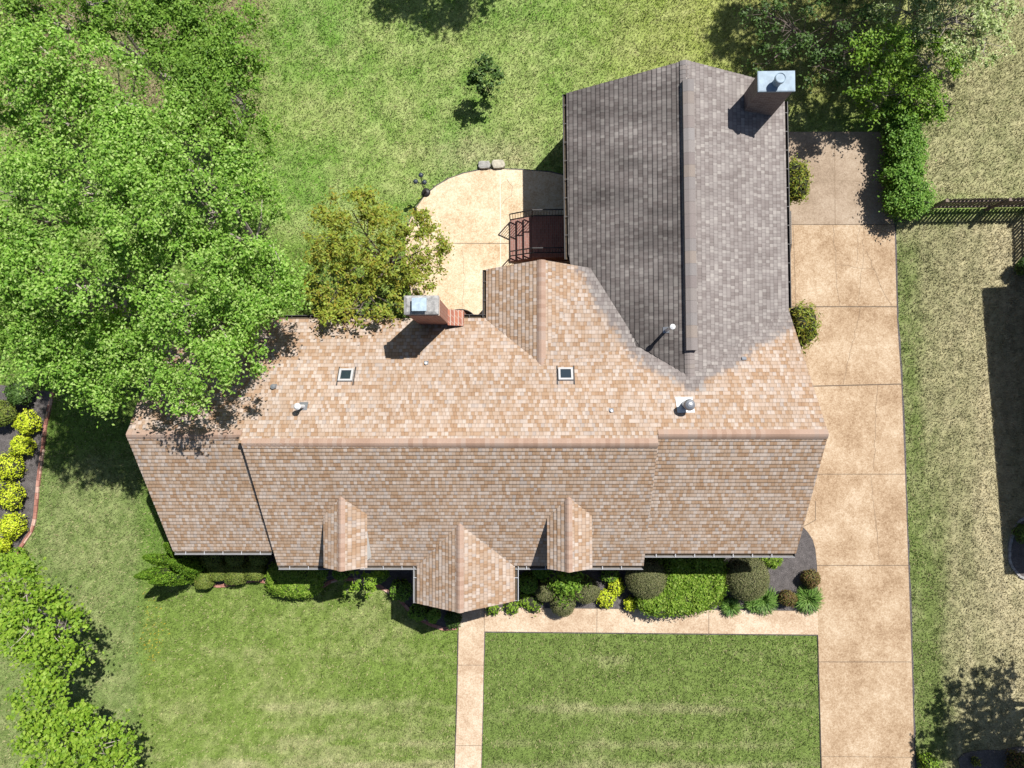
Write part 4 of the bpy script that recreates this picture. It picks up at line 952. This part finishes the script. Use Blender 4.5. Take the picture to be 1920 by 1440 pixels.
# a shadowy overhang of the silvery tree over the driveway end
# ------------------------------------------------------------------ shrubs
def shrub(name, label, cat, u, v, zc, r, rz, lmat, L, W, n, seed, group=None, lump=.12, freq=3.0, squash=None, up=.35, tip=None, core=True, jitter=.05, ry=None, power=2.0):
    """dense shrub: leaves over a lumpy rounded body standing on the ground"""
    rg = np.random.default_rng(seed); c = bp(u, v, zc); ry = ry or r
    d = unit(rg, n); d[:, 2] = np.where(d[:, 2] < -.55, -d[:, 2], d[:, 2])
    ph = rg.uniform(0, 6.28, (4, 3)); 
    def lum(d): return 1+lump*sum(np.sin(freq*d@(np.roll([1, .7, -.5], i))+ph[i, 0])*np.cos(freq*d@(np.roll([.3, -1, .8], i))+ph[i, 1]) for i in range(4))/2
    if power != 2.0:
        k = (np.abs(d)**power).sum(1)**(-1/power)
    else: k = 1
    rad = (lum(d)*k*(1-rg.uniform(0, 1, n)**2*jitter*3+rg.normal(size=n)*jitter*.5))[:, None]
    P = c+d*rad*np.array([r, ry, rz]); P[:, 2] = np.maximum(P[:, 2], .03)
    Nn = d*np.array([1/r, 1/ry, 1/rz])*r+np.array([0, 0, up])+rg.normal(size=(n, 3))*.55
    V, Fs = leaves(P, Nn, L, W, rg)
    mi = np.zeros(len(Fs), int)
    if core:
        a, b = 14, 9; CV = []; CF = []
        for i in range(b+1):
            th = math.pi*i/b
            for j in range(a):
                f = 2*math.pi*j/a; dd = np.array([math.sin(th)*math.cos(f), math.sin(th)*math.sin(f), math.cos(th)])
                kk = (np.abs(dd)**power).sum()**(-1/power) if power != 2 else 1
                q = c+dd*lum(dd[None])[0]*kk*.90*np.array([r, ry, rz]); q[2] = max(q[2], 0.0); CV.append(q)
        for i in range(b):
            for j in range(a): CF.append((i*a+j, i*a+(j+1) % a, (i+1)*a+(j+1) % a, (i+1)*a+j))
        off = len(V); V = np.concatenate([V, np.array(CV)]); Fs = np.concatenate([Fs, np.array(CF)+off]); mi = np.concatenate([mi, np.ones(len(CF), int)])
    o = mesh_obj(name, V, Fs, [lmat, M_CORE], origin=(c[0], c[1], 0), mi=mi); return prop(o, label, cat, group)
GY_ = 'golden yellow shrubs in the left edge bed'
for i, (u, v, r, lb) in enumerate([(53, 793, 22, 'golden round shrub half shaded under the big tree, nearest the brick edging'), (42, 835, 19, 'small golden round shrub second from the top of the left edge bed'), (17, 875, 26, 'golden oval shrub third from the top of the left edge bed'), (20, 930, 25, 'golden oval shrub fourth from the top, beside plain mulch'), (24, 985, 23, 'golden oval shrub near the lower bend of the brick edging'), (3, 1022, 14, 'lowest golden shrub, cut by the left picture edge')]):
    shrub('golden_shrub', lb, 'shrub', u, v, .42, r*.0203, .40, L_YELL, .08, .05, 1800, 200+i, GY_, lump=.2, freq=4+.4*i, jitter=.13)
shrub('round_shrub', 'large green round shrub at the left edge above the golden shrubs', 'shrub', 2, 775, .6, .52, .55, L_BOX, .07, .045, 2600, 210)
shrub('leafy_shrub', 'dark shrub in the shade of the trees at the top of the left edge bed', 'shrub', 38, 738, .5, .45, .45, L_DKGREEN, .10, .06, 1200, 211, lump=.25)
shrub('leafy_shrub', 'low pale green plant at the bottom end of the left edge bed', 'shrub', 30, 1052, .25, .5, .22, L_LIME, .11, .06, 700, 212, lump=.3, core=False)
GT = 'clipped drum shaped shrubs below the left front gutter'
for i, (u, v, r, lb) in enumerate([(385, 1086, 16, 'yellowish clipped drum shrub at the left end of the row, set forward'), (411, 1070, 17.5, 'clipped drum shrub second from the left in the row'), (444, 1074, 20.5, 'widest clipped drum shrub, third from the left in the row'), (479, 1069, 17.5, 'clipped drum shrub at the right end of the row by the dark hedge')]):
    shrub('clipped_shrub', lb, 'shrub', u, v, .38, r*.0202, .36, L_BOX, .05, .032, 3000, 220+i, GT, lump=.02, jitter=.03, power=4.5)
GD = 'dark shrubs in the roof shadow at the left front wall'
for i, (u, v, r, lb) in enumerate([(400, 1046, 20, 'shaded dark shrub against the left front wall behind the left drum shrubs'), (445, 1046, 20, 'shaded dark shrub against the left front wall behind the widest drum shrub'), (487, 1045, 18, 'shaded dark shrub against the left front wall beside the roof step')]):
    shrub('dark_shrub', lb, 'shrub', u, v, .45, r*.0202, .45, L_BOX, .06, .04, 1500, 230+i, GD, lump=.1)
shrub('clipped_hedge', 'clipped oval hedge left of the small feathery tree, half in roof shadow', 'hedge', 553, 1083, .5, 1.08, .48, L_HEDGE, .095, .05, 7500, 240, lump=.07, freq=3, jitter=.08, ry=.72, power=2.6)
shrub('yew_shrub', 'large dark round clipped yew left of the bright hedge', 'shrub', 1212, 1084, .68, .80, .64, L_YEW, .055, .018, 11000, 250, lump=.03, jitter=.04, up=.2)
shrub('yew_shrub', 'largest dark round clipped yew right of the bright hedge', 'shrub', 1400, 1083, .72, .84, .68, L_YEW, .055, .018, 12000, 251, lump=.03, jitter=.04, up=.2)
shrub('yew_shrub', 'round clipped yew overhanging the path below the feathery shrub', 'shrub', 1055, 1131, .5, .49, .45, L_YEW, .05, .017, 5500, 252, lump=.04, jitter=.04, up=.2)
shrub('yew_shrub', 'round clipped yew between the feathery shrub and the golden plants', 'shrub', 1098, 1106, .5, .52, .45, L_YEW, .05, .017, 5500, 253, lump=.05, jitter=.04, up=.2)
shrub('yew_shrub', 'shaded clipped yew at the left of the feathery shrub', 'shrub', 1023, 1108, .45, .42, .42, L_YEW, .05, .017, 4000, 254, lump=.05, jitter=.04, up=.2)
GY2 = 'golden plants in the front bed'
for i, (u, v, r, lb) in enumerate([(1137, 1122, 17, 'golden yellow plant at the path edge, the largest of three'), (1156, 1100, 15.5, 'golden yellow plant set back from the path near the large yew'), (1182, 1132, 11.5, 'smallest golden yellow plant at the path edge beside the bright hedge')]):
    shrub('golden_shrub', lb, 'shrub', u, v, .25, r*.0206, .24, L_YELL, .085, .05, 700, 260+i, GY2, lump=.2, freq=5, jitter=.14)
# bright hedge following its clipped outline
def hedge(name, label, px, z, lmat, seed, L=.085, W=.05, dens=1500):
    rg = np.random.default_rng(seed); P = np.array([g2(u, v, z) for u, v in px]); c = P.mean(0)
    def inside(q):
        x, y = q[:, 0], q[:, 1]; r = np.zeros(len(q), bool); j = len(P)-1
        for i in range(len(P)):
            xi, yi, xj, yj = *P[i], *P[j]; hit = ((yi > y) != (yj > y)) & (x < (xj-xi)*(y-yi)/(yj-yi+1e-12)+xi); r ^= hit; j = i
        return r
    lo, hi = P.min(0), P.max(0); n = int(dens*np.prod(hi-lo)); q = rg.uniform(lo, hi, (n, 2)); q = q[inside(q)]
    zt = z+.16*(fbm(q[:, 0], q[:, 1], 2.2, seed)-.5)*2-np.abs(rg.normal(size=len(q)))*.085
    # rounded shoulder
    dm = np.full(len(q), 9.0)
    for i in range(len(P)):
        a, b = P[i], P[(i+1) % len(P)]; ba = b-a; h = np.clip(((q-a)@ba)/(ba@ba), 0, 1); dm = np.minimum(dm, np.linalg.norm(q-a-h[:, None]*ba, axis=1))
    zt -= .26*np.clip(1-dm/.24, 0, 1)**2
    T3 = np.c_[q, zt]; N3 = np.c_[(q-c)*.12, np.ones(len(q))]+rg.normal(size=(len(q), 3))*.6
    S3 = []; SN = []
    for i in range(len(P)):
        a, b = P[i], P[(i+1) % len(P)]; Ls = np.linalg.norm(b-a); m = int(Ls*z*dens*.55); t_ = rg.uniform(size=(m, 1)); o = np.array([(b-a)[1], -(b-a)[0]])/Ls
        if o@((a+b)/2-c) < 0: o = -o
        S3.append(np.c_[a+(b-a)*t_-o*rg.normal(size=(m, 1))*.07, rg.uniform(.04, z-.1, m)]); SN.append(np.c_[np.broadcast_to(o, (m, 2)), np.full(m, .4)]+rg.normal(size=(m, 3))*.5)
    PP_ = np.concatenate([T3]+S3); NN = np.concatenate([N3]+SN); V, Fs = leaves(PP_, NN, L, W, rg)
    mi = np.zeros(len(Fs), int); s = c+(P-c)*.93; mbx = MB(); mbx.prism([tuple(k) for k in s], 0, z-.14)
    V2 = V; V = list(map(tuple, V))+mbx.V; F2 = [tuple(f) for f in Fs]+[tuple(i+len(V2) for i in f) for f in mbx.F]
    o = mesh_obj(name, V, F2, [lmat, M_CORE], origin=(c[0], c[1], 0), mi=list(mi)+[1]*len(mbx.F)); return prop(o, label, 'hedge')
hedge('clipped_hedge', 'bright green leafy clipped hedge between the two large yews', [(1256, 1040), (1358, 1042), (1361, 1072), (1359, 1112), (1352, 1128), (1340, 1140), (1318, 1149), (1275, 1154), (1230, 1155), (1210, 1148), (1200, 1136), (1204, 1122), (1226, 1112), (1244, 1098), (1252, 1074)], 1.05, L_HEDGE, 270, L=.12, W=.065, dens=1300)
shrub('leafy_shrub', 'feathery green shrub under the right dormer', 'shrub', 1062, 1092, .95, .78, .55, L_BRIGHT, .15, .05, 1100, 271, lump=.35, freq=4, jitter=.3, core=False)
GP = 'low plants along the path by the entry'
for i, (u, v, r, lb) in enumerate([(924, 1141, 12, 'low green plant hanging over the path corner by the entry gable'), (960, 1137, 13, 'low green plant second from the entry along the path'), (1000, 1130, 17, 'largest low green plant along the path by the entry'), (983, 1124, 14, 'low green plant behind the path row, partly shaded')]):
    shrub('low_plant', lb, 'plant', u, v, .18, r*.0208, .2, L_LIME, .11, .055, 330, 280+i, GP, lump=.3, jitter=.25)
GS2 = 'shaded shrubs between the entry gable and right dormer'
for i, (u, v, r, lb) in enumerate([(990, 1092, 20, 'shaded dark shrub right beside the entry gable gutter'), (1012, 1068, 17, 'shaded dark shrub under the right dormer front')]):
    shrub('dark_shrub', lb, 'shrub', u, v, .45, r*.0202, .42, L_MID, .09, .05, 1100, 290+i, GS2, lump=.15)
shrub('low_plant', 'low green plant under the gutter above the golden plants', 'plant', 1143, 1076, .3, .34, .24, L_BRIGHT, .10, .05, 520, 295, lump=.25, jitter=.2)
shrub('leafy_shrub', 'green shrub under the right end of the front gutter', 'shrub', 1441, 1044, .45, .44, .40, L_HEDGE, .08, .05, 1800, 296, lump=.2, jitter=.1)
shrub('dark_shrub', 'shaded shrub under the gutter behind the left large yew', 'shrub', 1228, 1056, .4, .35, .4, L_HEDGE, .08, .05, 1000, 297, lump=.15)
shrub('red_shrub', 'small round red and green shrub among the strap leaved tufts', 'shrub', 1477, 1122, .32, .31, .30, L_RED, .06, .04, 1500, 298, lump=.12, jitter=.1)
shrub('red_shrub', 'small round olive red shrub at the driveway edge', 'shrub', 1520, 1085, .36, .36, .33, L_RED, .06, .04, 1700, 299, lump=.12, jitter=.1)
def tuft(u, v, r, label, seed, n=420, group='strap leaved tufts beside the path'):
    rg = np.random.default_rng(seed); c = bp(u, v, .05); V = []; Fs = []
    for i in range(n):
        a = rg.uniform(0, 6.283); rr0 = r*.45*math.sqrt(rg.uniform()); ln = r*rg.uniform(.5, 1.05); o = np.array([math.cos(a), math.sin(a)])
        b0 = c[:2]+o*rr0*.8+rg.normal(size=2)*.03; hgt = rg.uniform(.18, .36); w = .011; s = np.array([-o[1], o[0]])*w
        pts = [(0, .05), (.35, hgt*.85), (.75, hgt), (1.0, hgt*.72)]; k = len(V)
        for f, z in pts:
            q = b0+o*(ln*.75)*f; ww_ = 1-.75*max(0, f-.4); V += [(*(q-s*ww_), z), (*(q+s*ww_), z)]
        for j in range(3): Fs.append((k+2*j, k+2*j+1, k+2*j+3, k+2*j+2))
    o = mesh_obj('grass_clump', V, Fs, L_BLADE, origin=(c[0], c[1], 0)); return prop(o, label, 'plant', group)
tuft(1368, 1135, .42, 'small strap leaved green tuft against the bright hedge', 301, 300)
tuft(1430, 1124, .58, 'large strap leaved green tuft below the largest yew', 302, 520)
tuft(1411, 1132, .36, 'low strap leaved green tuft spilling on the path below the largest yew', 304, 240)
tuft(1513, 1122, .58, 'strap leaved green tuft in the corner of path and driveway', 303, 520)
# left of the entry
tree('small_tree', 'small feathery tree with pale green leaves left of the entry', (690, 1088), [(682, 1096, 24, 20, 1.7, .35), (664, 1084, 16, 14, 1.6, .3), (697, 1086, 18, 14, 1.8, .3), (705, 1078, 14, 8, 1.6, .25), (648, 1106, 14, 10, 1.3, .25), (690, 1112, 12, 10, 1.4, .25)], L_LIME, None, 320, L=.13, W=.05, rc=.16, per=18, dens=70, rt=.028, ntw=6, cat='tree')
GE = 'shrubs in the shaded bed beside the entry gable'
for i, (u, v, r, lb, m) in enumerate([(752, 1106, 21, 'bushy green shrub with one sunlit leaf edge left of the entry gutter', L_MID), (784, 1146, 17, 'green shrub at the lower left corner of the entry gable', L_MID), (812, 1152, 14, 'shaded green shrub in front of the entry gable', L_MID), (849, 1161, 16, 'dark leafy shrub beside the path at the entry', L_DKGREEN), (712, 1075, 18, 'shaded shrub by the wall right of the small feathery tree', L_MID), (640, 1072, 16, 'shaded shrub by the wall under the left dormer', L_MID), (600, 1068, 18, 'shaded shrub by the wall right of the clipped oval hedge', L_MID)]):
    shrub('leafy_shrub', lb, 'shrub', u, v, .38, r*.0204, .36, m, .09, .05, 1000, 330+i, GE, lump=.18, jitter=.12)
# shrubs beside the wing
shrub('leafy_shrub', 'olive green shrub against the wing at the driveway top', 'shrub', 1489, 340, .9, .50, .7, L_OLIVE, .13, .045, 2300, 340, lump=.22, freq=4, jitter=.2, ry=.82)
shrub('leafy_shrub', 'feathered dark olive shrub at the right verge of the roof', 'shrub', 1503, 613, 1.0, .54, .7, L_OLIVE, .17, .045, 1900, 341, lump=.3, freq=5, jitter=.25, ry=.85)
# evergreen with several upright plumes
rg = np.random.default_rng(350); ev = thing_at('evergreen_bush', 'bright green evergreen with several upright plumes at the left front corner', 'evergreen', bp(366, 1066, 0))
for i, (bu, bv, tu, tv, tz, r) in enumerate([(362, 1066, 252, 1081, 3.3, .36), (364, 1074, 280, 1092, 3.0, .33), (358, 1060, 268, 1044, 3.1, .34), (362, 1054, 308, 1020, 2.7, .34), (366, 1066, 318, 1054, 2.6, .36), (374, 1068, 345, 1066, 1.7, .40)]):
    b = bp(bu, bv, 0); t_ = bp(tu, tv, tz); ax = t_-b; n = 4200; f = rg.uniform(0, 1, n)**.9; a = rg.uniform(0, 6.283, n)
    prof = r*np.clip(np.minimum(1, f*5+.25)*(1-f)**.62*1.15, 0, 1)*(1+.16*np.sin(5*a+f*9)+rg.normal(size=n)*.08)
    x = np.cross(ax, [0, 1.0, 0]); x /= np.linalg.norm(x); y = np.cross(ax/np.linalg.norm(ax), x)
    o = np.cos(a)[:, None]*x+np.sin(a)[:, None]*y; P = b+ax*f[:, None]+o*prof[:, None]; P[:, 2] = np.maximum(P[:, 2], .03)
    V, Fs = leaves(P, o+rg.normal(size=(n, 3))*.5, .085, .04, rg, tdir=np.broadcast_to(ax/np.linalg.norm(ax)+0, (n, 3))+o*.5)
    mbx = MB(); mbx.tube([b+ax*k for k in (.02, .2, .45, .75, .97)], [r*.3, r*.8, r*.66, r*.4, .03], 9)
    VV = list(map(tuple, V))+mbx.V; FF = [tuple(q) for q in Fs]+[tuple(j+len(V) for j in q) for q in mbx.F]
    mesh_obj('plume', VV, FF, [L_CYP, M_CORE], ev, mi=[0]*len(Fs)+[1]*len(mbx.F))
# ivy hedge right of the driveway top
iv = thing_at('ivy_hedge', 'bright green overgrown hedge between the driveway top and the right lawn', 'hedge', bp(1690, 330, 0))
E2_ = [pe(1703, 372, 40, 30, .95, .5), pe(1692, 335, 34, 42, .95, .5), pe(1699, 285, 30, 44, .95, .5), pe(1694, 240, 28, 38, 1.0, .5), pe(1703, 378, 42, 30, .5, .6), pe(1690, 338, 38, 42, .5, .6), pe(1696, 288, 34, 44, .5, .6), pe(1686, 244, 32, 38, .55, .6), pe(1680, 212, 30, 30, .9, .6)]
rg = np.random.default_rng(360); P, Nn, CC = crown_points(E2_, rg, 110, .24, 75)
V, Fs = leaves(P, Nn, .10, .06, rg); mesh_obj('foliage', V, Fs, L_IVY, iv)
mb = MB()
for c, rx, ry, rz in E2_:
    for k in range(4): q = c+np.array([*(rg.normal(size=2)*.3), 0]); mb.tube([(q[0], q[1], -.05), (q[0]+rg.normal()*.1, q[1], c[2]*.6), (c[0]+rg.normal()*.3, c[1]+rg.normal()*.3, c[2]+.2)], [.04, .03, .015], 6)
mb.build('stem', M_BARKD, iv)
# lower right corner and the neighbouring bed
shrub('leafy_shrub', 'lime green shrub at the lower right edge of the driveway', 'shrub', 1742, 1430, .35, .32, .3, L_LIME, .10, .06, 700, 370, lump=.25, jitter=.2)
shrub('red_shrub', 'orange green shrub in the lower right corner', 'shrub', 1914, 1436, .5, .5, .45, L_RED, .09, .06, 1500, 371, lump=.2, jitter=.15)
shrub('low_plant', 'small olive plant in the lower right corner bed', 'plant', 1829, 1428, .18, .16, .16, L_OLIVE, .09, .035, 220, 372, lump=.3, jitter=.2)
shrub('dark_shrub', 'shaded shrub beside the neighbouring house at the right edge', 'shrub', 1921, 1000, .4, .35, .35, L_DKGREEN, .09, .06, 700, 373, lump=.2)
shrub('leafy_shrub', 'shaded rounded shrub near the corner where the fences meet', 'shrub', 1921, 500, .45, .3, .4, L_DKGREEN, .09, .06, 700, 374, lump=.2)

# ------------------------------------------------------------------ grass blades
rg = np.random.default_rng(900)
def inpoly(P, x, y):
    P = np.array(P); r = np.zeros(len(x), bool); j = len(P)-1
    lo, hi = P.min(0), P.max(0); m = (x >= lo[0]) & (x <= hi[0]) & (y >= lo[1]) & (y <= hi[1])
    if not m.any(): return r
    xs, ys = x[m], y[m]; rr = np.zeros(len(xs), bool)
    for i in range(len(P)):
        xi, yi, xj, yj = *P[i], *P[j]; rr ^= ((yi > ys) != (yj > ys)) & (xs < (xj-xi)*(ys-yi)/(yj-yi+1e-12)+xi); j = i
    r[m] = rr; return r
NB_ = 620000
x = rg.uniform(-21.5, 20.5, NB_); y = rg.uniform(-15.5, 17.0, NB_); bad = np.zeros(NB_, bool)
HP = [[(XL+.2, yF+.4), (XR-.2, yF+.4), (XR-.2, YB-.4), (XL+.2, YB-.4)], [(wx0, 2), (wx1, 2), (wx1, wy1), (wx0, wy1)], [(gx0, 2), (2.4, 2), (2.4, gy1), (gx0, gy1)], [(ex0+.3, ey+.25), (ex1-.3, ey+.25), (ex1-.3, -4), (ex0+.3, -4)]]
jx = x+rg.normal(size=NB_)*.012; jy = y+rg.normal(size=NB_)*.012
for P in GPOLY+HP: bad |= inpoly(P, jx, jy)
x = x[~bad]; y = y[~bad]; n = len(x)
dn_ = vnoise(x, y, 2.2, 5); keep = rg.uniform(size=n) < .62+.5*dn_; x = x[keep]; y = y[keep]; n = len(x)
a = rg.uniform(0, 6.283, n); ln = rg.uniform(.05, .125, n); tl = rg.uniform(.25, 1.25, n); wd = rg.uniform(.010, .022, n)
base = np.c_[x, y, np.full(n, -.02)]; dr = np.c_[np.cos(a)*np.sin(tl), np.sin(a)*np.sin(tl), np.cos(tl)]; sd = np.c_[-np.sin(a), np.cos(a), np.zeros(n)]
V = np.stack([base-sd*wd[:, None], base+sd*wd[:, None], base+dr*ln[:, None]+np.array([0, 0, .012])], 1).reshape(-1, 3)
c = lawn_color(x, y); k = rg.uniform(.55, 1.5, n)[:, None]; c = c*k
Ub = 988+x*PXM; Vb = 755-y*PXM; fl_ = (np.exp(-(((Ub-283)/22)**2+((Vb-1185)/45)**2))*.30 > rg.uniform(size=n)); c[fl_] = c[fl_]*.3+np.array([.42, .30, .03])
dry = rg.uniform(size=n) < .13; c[dry] = c[dry]*.35+np.array([.36, .31, .18])*.75
t = NT('grass_blades'); at = t.n('ShaderNodeAttribute', attribute_name='Col'); t.l(at.outputs[0], t.b.inputs['Base Color']); t.b.inputs['Roughness'].default_value = .7; t.b.inputs['Specular IOR Level'].default_value = .15
tr = t.n('ShaderNodeBsdfTranslucent'); t.l(at.outputs[0], tr.inputs['Color']); mx = t.n('ShaderNodeMixShader'); mx.inputs[0].default_value = .3; t.l(t.b.outputs[0], mx.inputs[1]); t.l(tr.outputs[0], mx.inputs[2]); t.l(mx.outputs[0], t.t.nodes['Material Output'].inputs[0])
g = mesh_obj('grass', V, np.arange(3*n).reshape(n, 3), t.m, cols=np.repeat(np.clip(c, .003, .9), 3, axis=0)); prop(g, 'short mown grass blades covering the lawn', 'grass', kind='stuff')
